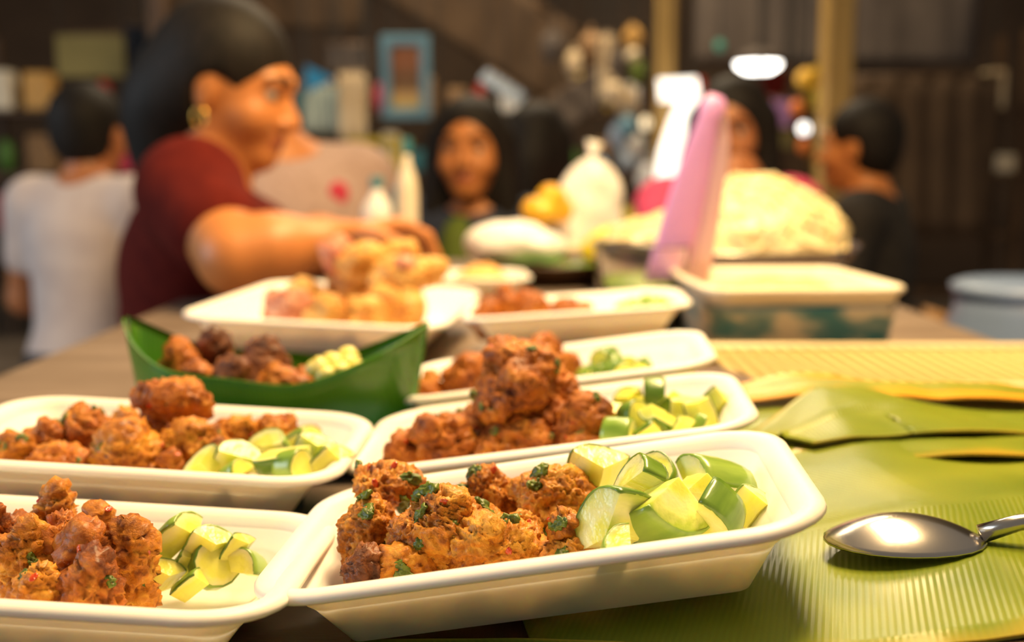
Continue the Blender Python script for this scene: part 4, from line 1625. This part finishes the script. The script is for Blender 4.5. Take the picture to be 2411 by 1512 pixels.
M['omelette'] = mat('golden_omelette', (0.75, 0.36, 0.06), (0.85, 0.52, 0.16), 60, 0.5, 0.4, 120)
M['tealpl'] = mat('teal_plastic', (0.04, 0.20, 0.24), None, rough=.35)
M['creamcloth'] = mat('cream_plastic_film', (0.80, 0.68, 0.50), (0.88, 0.78, 0.62), 12, 0.5)

# noodle bowl
BX, BY = 0.325, 1.70
nb_ = thing('noodle_bowl', 'wide steel bowl heaped with pale yellow noodles', 'bowl', (BX, BY, TABLE_Z))
MB().lathe([(.085, 0), (.10, .001), (.155, .022), (.190, .055), (.199, .070), (.206, .0725), (.206, .0745), (.197, .073), (.187, .056), (.152, .025), (.09, .005)], 64).build('bowl', M['steel'], nb_, smooth=True)
mound = [(ell((.045, 0, .070), (.140, .145, .095)), 0, '+'), (ell((-.075, 0, .062), (.115, .13, .050)), .04, '+'), (ell((.05, .0, .125), (.06, .06, .045)), .03, '+')]
V, F = Field(mound, .006).net()
V = V + vnormals(V, F) * (fbm(V, 40, 3, 4) * .006)[:, None]
nm_ = obj('noodle_mound', mesh_np('noodle_mound', V, F), M['noodle'], nb_)
NV = vnormals(V, F)
st = MB()
rn = random.Random(12)
cand = np.where((V[:, 2] > .075))[0]
for k in range(170):
    i = int(cand[rn.randrange(len(cand))])
    p0, nn = Vector(V[i]), Vector(NV[i])
    d = nn.orthogonal().normalized()
    d.rotate(Matrix.Rotation(rn.uniform(0, 6.28), 3, nn))
    pts = []
    L_ = rn.uniform(.05, .11)
    bend = rn.uniform(-1, 1)
    sd = nn.cross(d)
    for q in range(9):
        u = (q / 8 - .5)
        c = p0 + d * L_ * u + sd * bend * L_ * u * u * 1.6
        # drop back onto the mound
        j = int(np.argmin(((V - np.array(c)) ** 2).sum(1)))
        c = Vector(V[j]) * .6 + c * .4 + Vector(NV[j]) * .002
        pts.append(c)
    st.tube(pts, .0028, 6)
o = st.build('noodle_strands', M['noodle'], nm_, smooth=True)
o['kind'] = 'stuff'

# glass with green sauce
gc = at(1510, 640, 1.31)
GX, GY = gc.x, 1.31
gl = thing('glass_tub', 'clear glass tub of green herb sauce beside the purple tongs', 'glass', (GX, GY, TABLE_Z))
MB().lathe([(.001, 0), (.044, 0), (.048, .004), (.057, .098), (.058, .101), (.0565, .101), (.055, .098), (.046, .006), (.001, .005)], 48).build('vessel', M['glass'], gl, smooth=True)
MB().lathe([(.001, .0055), (.0445, .0062), (.0490, .050), (.048, .053), (.001, .054)], 40).build('herb_sauce', M['greensauce'], gl, smooth=True)


def strip(pts, hw, th, nrm=Vector((0, -1, 0)), n=12):
    """rounded flat strip along pts with half widths hw"""
    b = MB()
    rings = []
    for i, p in enumerate(pts):
        a, c = pts[max(i - 1, 0)], pts[min(i + 1, len(pts) - 1)]
        d = (c - a).normalized()
        s = d.cross(nrm).normalized()
        f = s.cross(d).normalized()
        rings.append(len(b.v))
        for k in range(n):
            t = 2 * math.pi * k / n
            cx, cy = math.cos(t), math.sin(t)
            b.v.append(tuple(p + s * hw[i] * math.copysign(abs(cx) ** .5, cx) + f * th[i] * math.copysign(abs(cy) ** .7, cy)))
    for r0, r1 in zip(rings, rings[1:]):
        for k in range(n):
            b.f.append((r0 + k, r0 + (k + 1) % n, r1 + (k + 1) % n, r1 + k))
    b.f.append(tuple(rings[0] + k for k in reversed(range(n))))
    b.f.append(tuple(rings[-1] + k for k in range(n)))
    return b


tg = thing('kitchen_tongs', 'purple plastic tongs standing upright in the glass tub', 'tongs', (GX, GY, TABLE_Z + .055))
off = Vector((GX, GY, TABLE_Z + .055))
kk = 1.30 / FPX
pp = [(1552, 690), (1570, 640), (1602, 530), (1628, 430), (1652, 340), (1668, 280), (1680, 248), (1685, 232)]
ww = [42, 45, 47, 42, 33, 25, 31, 20]
strip([at(x, y, 1.295 + .03 * i / 7) - off for i, (x, y) in enumerate(pp)], [w * kk for w in ww], [.004, .005, .005, .005, .006, .008, .012, .008]).build('arm', M['purple'], tg, smooth=True)
pp = [(1630, 680), (1648, 600), (1668, 500), (1690, 400), (1698, 330), (1692, 275), (1686, 245)]
strip([at(x, y, 1.335 - .01 * i / 6) - off for i, (x, y) in enumerate(pp)], [34 * kk, 34 * kk, 30 * kk, 24 * kk, 20 * kk, 18 * kk, 14 * kk], [.004] * 7).build('arm', M['purpleclear'], tg, smooth=True)

# small dishes around the middle of the table
ex = obj('foam_tray', TRAYMESH, M['foam'])
q = onz(1180, 620, TABLE_Z + TH)
ex.matrix_world = tray_matrix((-.085, 1.62, TABLE_Z + TH), .1, 0)
tag(ex, 'shallow cream foam tray under the folded omelette', 'tray', 'foam food trays on the stall table')
om = at(1140, 598, 1.62)
tag(obj('omelette', lump_mesh('omelette', (.040, .030, .024), 6, .35, .004), M['omelette'], None, (om.x, om.y, TABLE_Z + .024)), 'folded golden omelette on a shallow foam tray', 'omelette')
d_ = at(1290, 590, 1.82)
dd = thing('serving_dish', 'dark brown round dish carrying white plastic bags', 'dish', (d_.x, 1.82, TABLE_Z))
MB().lathe([(.07, 0), (.08, .0), (.115, .030), (.120, .034), (.118, .037), (.110, .033), (.078, .008), (.02, .007)], 48).build('bowl', M['darkdish'], dd, smooth=True)
MB().lathe([(.06, .0075), (.079, .0085), (.10, .024), (.098, .027), (.02, .028)], 40).build('leaf_lining', M['leaf_fresh'], dd, smooth=True)


def bag(name, label, px, py, Y, rx, rz, matn, seed, group=None, ry=None, knot=True, base=None):
    p = at(px, py, Y)
    ry = ry or rx * .7
    prims = [(ell((0, 0, rz), (rx, ry, rz)), 0, '+')]
    t = thing(name, label, 'bag', (p.x, Y, base if base is not None else p.z - rz), group=group)
    V, F = Field(prims, min(rx, rz) / 9, pad=.02).net()
    mn = min(rx, rz)
    wr = 1 - np.abs(fbm(V * np.array([1, 1, .4]) + seed, .9 / mn, 3, seed)) * 2
    V = V + vnormals(V, F) * (wr * mn * .10 + fbm(V + seed, .8 / mn, 2, seed + 3) * mn * .25)[:, None]
    bb_ = obj('bag_body', mesh_np('bag_body', V, F), M[matn], t)
    if knot:
        MB().tube([(0, 0, rz * 1.85), (0, 0, rz * 2.08), (rx * .10, 0, rz * 2.35)], [rx * .22, rx * .08, rx * .28], 8).build('knot', M[matn], bb_, smooth=True)
    return t


bag('plastic_bag', 'bulging white plastic bag lying on the dark round dish', 1215, 540, 1.82, .085, .035, 'whitepl', 3, knot=False, base=TABLE_Z + .026)
bag('plastic_bag', 'tall lavender white plastic bag standing behind the mangoes', 1392, 455, 2.12, .062, .10, 'whitepl', 5, base=TABLE_Z)
for i, (px, py, Y) in enumerate([(1272, 497, 2.015), (1308, 492, 2.045), (1300, 470, 2.035)]):
    p = at(px, py, Y)
    o = obj('mango', lump_mesh('mango', (.036, .027, .027), 30 + i, .12, .005), M['mango'], None, (p.x, Y, max(p.z, TABLE_Z + .026)), (0, .2 * i, .6 * i))
    tag(o, 'ripe yellow mango piled behind the white plastic bag', 'mango', 'mangoes behind the plastic bag')
fr = at(1295, 520, 2.03)
fb = thing('fruit_bowl', 'small cream bowl holding the ripe mangoes', 'bowl', (fr.x, 2.03, TABLE_Z))
MB().lathe([(.035, 0), (.04, 0), (.062, .030), (.075, .046), (.073, .048), (.058, .030), (.036, .006), (.001, .005)], 40).build('vessel', M['creampl'], fb, smooth=True)
pk = at(1425, 520, 1.92)
tag(obj('snack_packet', lump_mesh('snack_packet', (.050, .018, .030), 9, .25, .004), M['yellowpl'], None, (pk.x, 1.92, TABLE_Z + .055), (.2, -.6, .2)), 'yellow snack packet leaning beside the noodle bowl', 'packet')
tag(obj('snack_packet', lump_mesh('snack_packet', (.050, .030, .022), 10, .25, .004), M['yellowpl'], None, (pk.x - .005, 1.935, TABLE_Z + .018), (.0, -.1, .3)), 'flat yellow packet under the leaning snack packet', 'packet')


def bottle(px, py, Y, r, hgt, matn, label, z0=TABLE_Z):
    p = at(px, py, Y)
    t = thing('bottle', label, 'bottle', (p.x, Y, z0))
    v_ = MB().lathe([(r * .8, 0), (r * .95, .003), (r, .01), (r, hgt * .6), (r * .85, hgt * .70), (r * .35, hgt * .82), (r * .33, hgt * .90)], 24).build('vessel', M[matn], t, smooth=True)
    MB().lathe([(r * .40, hgt * .88), (r * .42, hgt * .89), (r * .42, hgt * .99), (r * .36, hgt)], 20).build('cap', M['tealpl'], v_, smooth=True)
    return t


bottle(888, 480, 2.06, .030, .17, 'whitepl', 'squat white bottle with teal cap near the polo shirt')
bottle(932, 480, 2.10, .022, .15, 'tealpl', 'slim dark teal bottle between white and cream bottles')
bottle(958, 420, 2.04, .020, .24, 'creampl', 'tall slim cream bottle with teal cap')

# right of the table: barrel and crates
cx = at(2440, 770, 1.8)
br = thing('barrel', 'tall blue plastic barrel standing right of the stall table', 'barrel', (cx.x, 1.8, 0))
M['barrelblue'] = mat('barrel_blue', (0.16, 0.24, 0.42), (0.20, 0.28, 0.48), 6, .4)
dr_ = MB().lathe([(.13, 0), (.14, .01), (.15, .2), (.155, .21), (.15, .22), (.152, .5), (.158, .51), (.152, .52), (.145, .72), (.13, .76), (.13, .79), (.12, .79)], 40).build('drum', M['barrelblue'], br, smooth=True)
MB().lathe([(.134, .785), (.136, .79), (.136, .80), (.12, .806), (.001, .808)], 40).build('lid', M['barrelblue'], dr_, smooth=True)


def crate(x, y, z, sx, sy, sz, rz, label, matn='bamboo'):
    t = thing('wooden_crate', label, 'crate', (x, y, z), (0, 0, rz))
    nsl = max(2, int(sz / .09))
    for i in range(nsl):
        zz = (i + .5) * sz / nsl
        for s in (-1, 1):
            MB().box((0, s * (sy / 2 - .006), zz), (sx, .012, sz / nsl * .75)).build('slat', M[matn], t)
            MB().box((s * (sx / 2 - .006), 0, zz), (.012, sy - .026, sz / nsl * .75)).build('slat', M[matn], t)
    for a in (-1, 1):
        for b in (-1, 1):
            MB().box((a * (sx / 2 - .025), b * (sy / 2 - .025), sz / 2), (.025, .025, sz)).build('post', M[matn], t)
    MB().box((0, 0, .006), (sx - .03, sy - .03, .012)).build('base_panel', M[matn], t)
    return t


c0 = at(2215, 770, 2.15)
crate(c0.x, 2.2, 0, .34, .30, .36, .1, 'lower wooden slat crate beside the blue barrel', 'darkwood')
crate(c0.x, 2.2, .36, .34, .30, .34, .05, 'upper wooden slat crate holding a brown sack', 'darkwood')
M['sack'] = mat('brown_sack', (0.30, 0.17, 0.08), (0.40, 0.24, 0.12), 30, .9, .4, 200)
bag('sack', 'brown cloth sack sitting in the upper slat crate', 2200, 690, 2.2, .12, .14, 'sack', 7, base=.375)

# ================================================================== market hall behind
M['goldwood'] = mat('golden_wood', (0.42, 0.25, 0.06), (0.52, 0.32, 0.09), 6, .5, .2, 40, stretch=(4, 4, .5))
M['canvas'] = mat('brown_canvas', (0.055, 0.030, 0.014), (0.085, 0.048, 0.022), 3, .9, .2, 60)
M['greycanvas'] = mat('grey_canvas', (0.085, 0.065, 0.055), (0.13, 0.10, 0.08), 3, .9)
M['beige'] = mat('beige_cloth', (0.62, 0.46, 0.27), (0.75, 0.60, 0.40), 5, .8)
M['greenwhite'] = mat('pale_green_sheet', (0.36, 0.42, 0.36), (0.45, 0.50, 0.42), 4, .7)
M['olive'] = mat('olive_sheet', (0.22, 0.18, 0.06), (0.28, 0.23, 0.08), 4, .8)
M['navycurtain'] = mat('navy_curtain', (0.008, 0.014, 0.030), (0.015, 0.025, 0.05), 5, .9)
M['bluepaint'] = mat('blue_painted_wood', (0.10, 0.22, 0.30), (0.14, 0.28, 0.36), 10, .5)
M['pennant'] = mat('bright_blue_cloth', (0.02, 0.25, 0.50), (0.03, 0.30, 0.58), 8, .7)
M['yellowpaint'] = mat('yellow_paint', (0.62, 0.45, 0.03), None, rough=.5)
M['lampwhite'] = mat('lamp_glow_white', (1.0, 0.95, 0.86), None, emit=7.0)
M['signwhite'] = mat('sign_glow_white', (1.0, 0.93, 0.80), None, emit=1.8)
M['lantern_y'] = mat('yellow_lantern_paper', (0.85, 0.46, 0.02), None, rough=.6)
M['lantern_o'] = mat('orange_lantern_paper', (0.80, 0.20, 0.02), None, rough=.6)
M['lantern_w'] = mat('lantern_glow_white', (1.0, 0.96, 0.90), None, emit=3.0)
M['bulb_t'] = mat('teal_bulb_plastic', (0.04, 0.40, 0.30), None, rough=.3)
M['bulb_off'] = mat('unlit_bulb_cream', (0.75, 0.60, 0.38), None, rough=.3)
M['bulb_w'] = mat('bulb_glow_warm', (1.0, 0.80, 0.50), None, emit=1.4)
M['skyblue'] = mat('pale_blue', (0.42, 0.52, 0.66), (0.50, 0.60, 0.74), 3, .6)
M['cord'] = mat('dark_cord', (0.02, 0.018, 0.015), None, rough=.8)
CEIL = 3.5


def pillar(px, Y, wpx, label, mt='goldwood'):
    p = at(px, 300, Y)
    w = wpx * Y / FPX
    t = thing('wooden_pillar', label, 'pillar', (p.x, Y, 0))
    MB().box((0, 0, CEIL / 2), (w, w, CEIL), bev=w * .1).build('shaft', M[mt], t)
    MB().box((0, 0, .06), (w * 1.5, w * 1.5, .12), bev=.01).build('plinth', M[mt], t)
    return p


pillar(1563, 4.7, 42, 'slim golden wooden pillar behind the white numeral sign')
pillar(1962, 4.5, 66, 'stout golden wooden pillar behind the man in black')
pillar(385, 5.2, 44, 'dark brown wooden pillar next to the navy curtain', 'darkwood')


def hang(t, p, Y, z, r=.004, x=None):
    MB().tube([(0, 0, z - p.z if False else 0), (0, 0, CEIL - z)], r, 6).build('cord', M['cord'], t)


# white numeral seven sign, lit
def numeral():
    Y = 4.45
    out = [(1552, 186), (1640, 182), (1648, 222), (1622, 285), (1600, 360), (1586, 432), (1542, 432), (1556, 352), (1580, 280), (1600, 236), (1556, 238)]
    P = [at(x, y, Y) for x, y in out]
    c = at(1598, 180, Y)
    t = thing('numeral_sign', 'glowing white numeral seven sign hung by the slim pillar', 'sign', c)
    b = MB()
    n = len(P)
    for dy in (0, .04):
        for p in P:
            b.v.append((p.x - c.x, dy, p.z - c.z))
    b.f.append(tuple(range(n)))
    b.f.append(tuple(reversed(range(n, 2 * n))))
    for k in range(n):
        b.f.append((k, n + k, n + (k + 1) % n, (k + 1) % n))
    b.build('numeral', M['signwhite'], t)
    for dx in (-.05, .05):
        MB().tube([(dx, .02, -.02), (dx, .02, CEIL - c.z)], .003, 6).build('cord', M['cord'], t)


numeral()


def lamp(name, label, px, py, Y, r, rz, matn, cat='lamp', group=None):
    p = at(px, py, Y)
    t = thing(name, label, cat, p, group=group)
    prof = [(max(.0005, r * math.sin(math.pi * k / 14)), -rz * math.cos(math.pi * k / 14)) for k in range(15)]
    MB().lathe(prof, 28).build('shade', M[matn], t, smooth=True)
    MB().lathe([(r * .3, rz * .9), (r * .32, rz * 1.05), (r * .1, rz * 1.15)], 16).build('fitting', M['cord'], t, smooth=True)
    MB().tube([(0, 0, rz), (0, 0, CEIL - p.z)], .003, 6).build('cord', M['cord'], t)
    return t


p = at(1785, 148, 4.3)
t = thing('ceiling_lamp', 'broad glowing white lamp with metal reflector above the market', 'lamp', p)
MB().lathe([(.001, -.038), (.05, -.034), (.080, -.015), (.085, 0), (.001, .001)], 36).build('diffuser', M['lampwhite'], t, smooth=True)
MB().lathe([(.088, .0), (.092, .004), (.06, .04), (.02, .055)], 36).build('reflector', M['greycanvas'], t, smooth=True)
MB().tube([(0, 0, .05), (0, 0, CEIL - p.z)], .004, 6).build('cord', M['cord'], t)
lamp('paper_lantern', 'oval glowing white paper lantern beside the woman in pink', 1787, 320, 3.9, .028, .045, 'lantern_w')
lamp('paper_lantern', 'round yellow paper lantern above the stout pillar', 1903, 187, 4.2, .045, .042, 'lantern_y')
lamp('paper_lantern', 'small orange lantern under the yellow lantern', 1878, 255, 4.3, .030, .034, 'lantern_o')
lamp('paper_lantern', 'lowest small orange lantern beside the stout pillar', 1893, 345, 4.35, .026, .030, 'lantern_o')
lamp('hanging_bulb', 'small teal plastic bulb above the white lantern', 1695, 108, 4.4, .020, .022, 'bulb_t')
lamp('hanging_bulb', 'small white bulb hanging by the stout pillar', 1893, 303, 4.6, .022, .024, 'lantern_w')
for i, (px, py, lit) in enumerate([(1030, 300, 0), (1042, 365, 1), (1300, 425, 1), (1520, 290, 1), (1325, 345, 0), (1490, 130, 0), (865, 425, 0), (1835, 440, 1)]):
    lamp('hanging_bulb', ('bare warm glowing bulb' if lit else 'unlit cream bulb') + ' hanging among the market stalls', px, py, 4.9 + .1 * (i % 4), .022 + .006 * (i % 3), .026 + .006 * (i % 2),
         'bulb_w' if lit else 'bulb_off', group=('warm glowing' if lit else 'unlit cream') + ' bulbs hanging in the market')



# framed picture
def picture_material():
    m, nt, b, N, L = nodes_of('picture_print')
    tc = N.new('ShaderNodeTexCoord')
    sx = N.new('ShaderNodeSeparateXYZ')
    L.new(tc.outputs['Object'], sx.inputs[0])
    mr = N.new('ShaderNodeMapRange')
    mr.inputs['From Min'].default_value = -.13
    mr.inputs['From Max'].default_value = .13
    L.new(sx.outputs['Z'], mr.inputs['Value'])
    r = ramp(N, [(0, (0.50, 0.36, 0.10)), (.22, (0.55, 0.32, 0.12)), (.34, (0.16, 0.08, 0.03)), (.62, (0.20, 0.08, 0.03)), (.78, (0.42, 0.14, 0.05)), (1, (0.48, 0.18, 0.07))])
    L.new(mr.outputs[0], r.inputs[0])
    L.new(r.outputs[0], b.inputs['Base Color'])
    return m


pc = at(955, 182, 4.8)
k = 4.8 / FPX
t = thing('framed_picture', 'framed orange and brown picture with wide blue frame', 'picture', pc)
MB().box((0, .012, 0), (70 * k, .006, 140 * k)).build('print', picture_material(), t)
for sx in (-1, 1):
    MB().box((sx * 45 * k, 0, 0), (22 * k, .03, 190 * k), bev=.004).build('frame_side', M['bluepaint'], t)
    MB().box((0, 0, sx * 83 * k), (68 * k, .03, 24 * k), bev=.004).build('frame_rail', M['bluepaint'], t)
    MB().tube([(sx * .06, .01, 90 * k), (sx * .06, .01, CEIL - pc.z)], .003, 6).build('cord', M['cord'], t)


def panel(name, label, cat, px0, py0, px1, py1, Y, matn, tilt=0.0, th=.02, cord=True, wav=0.0, floor=False, group=None):
    a, b = at(px0, py0, Y), at(px1, py1, Y)
    w, hgt = abs(b.x - a.x), abs(a.z - b.z)
    c = (a + b) / 2
    t = thing(name, label, cat, c, (0, tilt, 0), group=group)
    nx, nz = 18, 8
    bb = MB()
    for lay in (0, 1):
        for i in range(nx + 1):
            for j in range(nz + 1):
                x = -w / 2 + w * i / nx
                z = -hgt / 2 + hgt * j / nz
                bb.v.append((x, lay * th + wav * math.sin(i * 1.9 + .2 * j), z))
    W_ = nz + 1
    n0 = (nx + 1) * W_
    for i in range(nx):
        for j in range(nz):
            q = i * W_ + j
            bb.f.append((q, q + W_, q + W_ + 1, q + 1))
            bb.f.append((n0 + q, n0 + q + 1, n0 + q + W_ + 1, n0 + q + W_))
    rim = [i * W_ for i in range(nx + 1)] + [nx * W_ + j for j in range(1, W_)] + [i * W_ + nz for i in range(nx - 1, -1, -1)] + [j for j in range(nz - 1, 0, -1)]
    for q, r_ in zip(rim, rim[1:] + rim[:1]):
        bb.f.append((q, n0 + q, n0 + r_, r_))
    bb.build('sheet', M[matn], t, smooth=wav > 0)
    MB().tube([(-w / 2 * 1.04, th / 2, hgt / 2), (w / 2 * 1.04, th / 2, hgt / 2)], .012, 8).build('rail', M['darkwood'], t, smooth=True)
    if cord:
        ct, s_ = math.cos(tilt), math.sin(tilt)
        for sx in (-1, 1):
            lx, lz = sx * w * .45, hgt / 2
            wz = c.z + (-s_ * lx + ct * lz)
            dz = CEIL - wz
            MB().tube([(lx, th / 2, lz), (lx - s_ * dz, th / 2, lz + ct * dz)], .004, 6).build('cord', M['cord'], t)
    return t


panel('cloth_sheet', 'bright beige cloth hanging left of the framed picture', 'cloth', 795, 170, 862, 330, 5.0, 'beige', wav=.012)
panel('cloth_sheet', 'pale green sheet hanging behind the beige cloth', 'cloth', 712, 200, 800, 310, 5.3, 'greenwhite', wav=.008)
panel('cloth_sheet', 'grey round edged cloth above the beige cloth', 'cloth', 770, 105, 870, 170, 5.15, 'greycanvas', wav=.01)
panel('sign_board', 'olive yellow board hanging beside the navy curtain', 'board', 130, 80, 292, 180, 5.4, 'olive')
panel('curtain', 'dark navy curtain hanging beside the olive board', 'curtain', 290, 60, 352, 270, 5.3, 'navycurtain', wav=.02)
panel('cloth_sheet', 'pale narrow towel hanging below the navy curtain', 'cloth', 322, 270, 362, 420, 5.1, 'greenwhite', wav=.01)
panel('cloth_sheet', 'small maroon cloth hanging by the broad white lamp', 'cloth', 1790, 165, 1852, 225, 4.9, 'maroon', wav=.01)
panel('cloth_sheet', 'dusky purple cloth hanging under the maroon cloth', 'cloth', 1790, 235, 1860, 300, 5.0, 'purple', wav=.01)
panel('cloth_sheet', 'olive cloth hanging under the purple cloth', 'cloth', 1800, 305, 1870, 350, 5.1, 'olive', wav=.01)
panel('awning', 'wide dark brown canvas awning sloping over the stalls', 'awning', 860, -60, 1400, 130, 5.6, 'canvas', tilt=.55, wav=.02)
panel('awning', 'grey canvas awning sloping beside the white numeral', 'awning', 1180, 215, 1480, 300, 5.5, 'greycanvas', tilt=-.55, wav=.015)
panel('sky_gap', 'narrow pale blue strip painted as a sky gap under the brown awning', 'sky_gap', 1128, 188, 1240, 222, 5.3, 'skyblue', tilt=.55, wav=.006)  # sheet added for a gap to the sky, its daylight put into the colour
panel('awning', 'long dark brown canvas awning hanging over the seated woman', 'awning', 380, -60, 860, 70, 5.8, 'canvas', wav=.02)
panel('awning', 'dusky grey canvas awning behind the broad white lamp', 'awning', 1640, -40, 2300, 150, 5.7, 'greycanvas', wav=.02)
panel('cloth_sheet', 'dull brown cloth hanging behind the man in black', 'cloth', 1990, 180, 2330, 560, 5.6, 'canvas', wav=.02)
panel('cloth_sheet', 'light beige cloth hanging right of the grey awning', 'cloth', 1410, 80, 1445, 240, 5.2, 'beige', wav=.01)

# blue pennant
a = [at(718, 152, 4.6), at(722, 218, 4.6), at(788, 186, 4.6)]
t = thing('pennant', 'bright blue triangular pennant beside the seated woman', 'pennant', a[0])
b = MB()
for dy in (0, .006):
    for q in a:
        b.v.append((q.x - a[0].x, dy, q.z - a[0].z))
b.f += [(0, 1, 2), (5, 4, 3), (0, 3, 4, 1), (1, 4, 5, 2), (2, 5, 3, 0)]
b.build('flag', M['pennant'], t)
MB().tube([(0, .003, 0), (0, .003, CEIL - a[0].z)], .004, 6).build('cord', M['cord'], t)
MB().tube([(0, .003, 0), (0, .003, a[1].z - a[0].z - .02)], .005, 6).build('pole', M['darkwood'], t)

# yellow stand
p = at(862, 330, 4.2)
t = thing('display_stand', 'yellow metal stand behind the polo shirt', 'stand', (p.x, 4.2, 0))
k = 4.2 / FPX
for dx in (-16, 60):
    for dy in (0, .3):
        MB().box((dx * k, dy, p.z / 2), (.022, .022, p.z)).build('leg', M['yellowpaint'], t)
for dy in (0, .3):
    MB().box((22 * k, dy, p.z), (130 * k, .03, .022)).build('rail', M['yellowpaint'], t)
MB().box((-16 * k, .0, p.z - .09), (.05, .02, .14)).build('side_plate', M['yellowpaint'], t)
MB().box((22 * k, .15, p.z - .18), (110 * k, .30, .015)).build('shelf', M['yellowpaint'], t)

# hanging bags and clothes
HB = [(1440, 215, 'beige', .045, .05), (1478, 240, 'beige', .050, .055), (1452, 150, 'greycanvas', .04, .06), (1500, 170, 'greencloth', .035, .06), (1490, 90, 'omelette', .045, .05),
      (1455, 320, 'skyblue', .05, .06), (1492, 340, 'whitepl', .045, .06), (1478, 300, 'bluepaint', .04, .05), (1520, 420, 'whitepl', .04, .07), (1415, 395, 'pennant', .035, .04),
      (1300, 110, 'greycanvas', .05, .07), (1350, 150, 'beige', .035, .06), (1390, 110, 'sack', .045, .07)]
names = {'beige': 'beige', 'greycanvas': 'grey', 'greencloth': 'green', 'omelette': 'orange', 'skyblue': 'pale blue', 'whitepl': 'white', 'bluepaint': 'blue grey', 'pennant': 'bright blue', 'sack': 'brown'}
for i, (px, py, mt, rx, rz) in enumerate(HB):
    Y = 4.98 + .07 * (i % 7)
    t = bag('hanging_bag', names[mt] + ' bag hanging on a cord among the market stalls', px, py, Y, rx, rz, mt, 40 + i, group=names[mt] + ' bags hanging in the market')
    z = t.location.z
    MB().tube([(0, 0, rz * 1.9), (0, 0, CEIL - z)], .003, 6).build('cord', M['cord'], t)

# shelf stalls along the back
goods = ['stoolred', 'yellowpl', 'whitepl', 'tealpl', 'beige', 'redcloth', 'pinkcloth', 'omelette', 'skyblue', 'leafbox', 'creampl', 'sack']
M['leafbox'] = mat('green_box', (0.10, 0.25, 0.05), None, rough=.5)
gname = dict(stoolred='red', yellowpl='yellow', whitepl='white', tealpl='teal', beige='beige', redcloth='crimson', pinkcloth='pink', omelette='orange', skyblue='pale blue', leafbox='green', creampl='cream', sack='brown')
rs = random.Random(31)
for si, (x0, Y, wid, where) in enumerate([(-2.2, 6.3, 1.5, 'behind the turned away boy'), (-.62, 6.6, 1.5, 'behind the polo shirt man'), (.85, 6.3, 1.3, 'behind the girl in navy'), (2.15, 6.2, 1.2, 'behind the golden pillars')]):
    t = thing('goods_shelf', 'dark wooden market shelf of goods ' + where, 'shelf', (x0, Y, 0))
    for sx in (-1, 1):
        for dy in (-.17, .17):
            MB().box((sx * wid / 2, dy, .85), (.04, .04, 1.7)).build('upright', M['darkwood'], t)
    for z in (.30, .62, .94, 1.28):
        MB().box((0, 0, z - .012), (wid, .38, .024)).build('shelf_board', M['darkwood'], t)
        if z < .5:
            continue
        x = -wid / 2 + .08
        while x < wid / 2 - .08:
            mt = rs.choice(goods)
            w, hh = rs.uniform(.06, .15), rs.uniform(.10, .24)
            lab = gname[mt] + ' package on the market shelf ' + where
            if rs.random() < .55:
                o = MB().box((0, 0, hh / 2), (w, .16, hh), bev=.012).build('goods_box', M[mt], None, (x0 + x + w / 2, Y - .06, z), (0, 0, rs.uniform(-.2, .2)))
                tag(o, gname[mt] + ' box on the market shelf ' + where, 'box', gname[mt] + ' boxes on the shelf ' + where)
            else:
                o = obj('goods_bag', lump_mesh('goods_bag', (w * .5, .06, hh * .5), 60 + int(x * 100) % 50, .2, .016), M[mt], None, (x0 + x + w / 2, Y - .06, z + hh * .49))
                tag(o, gname[mt] + ' bag on the market shelf ' + where, 'bag', gname[mt] + ' bags on the shelf ' + where)
            x += w + rs.uniform(.03, .10)
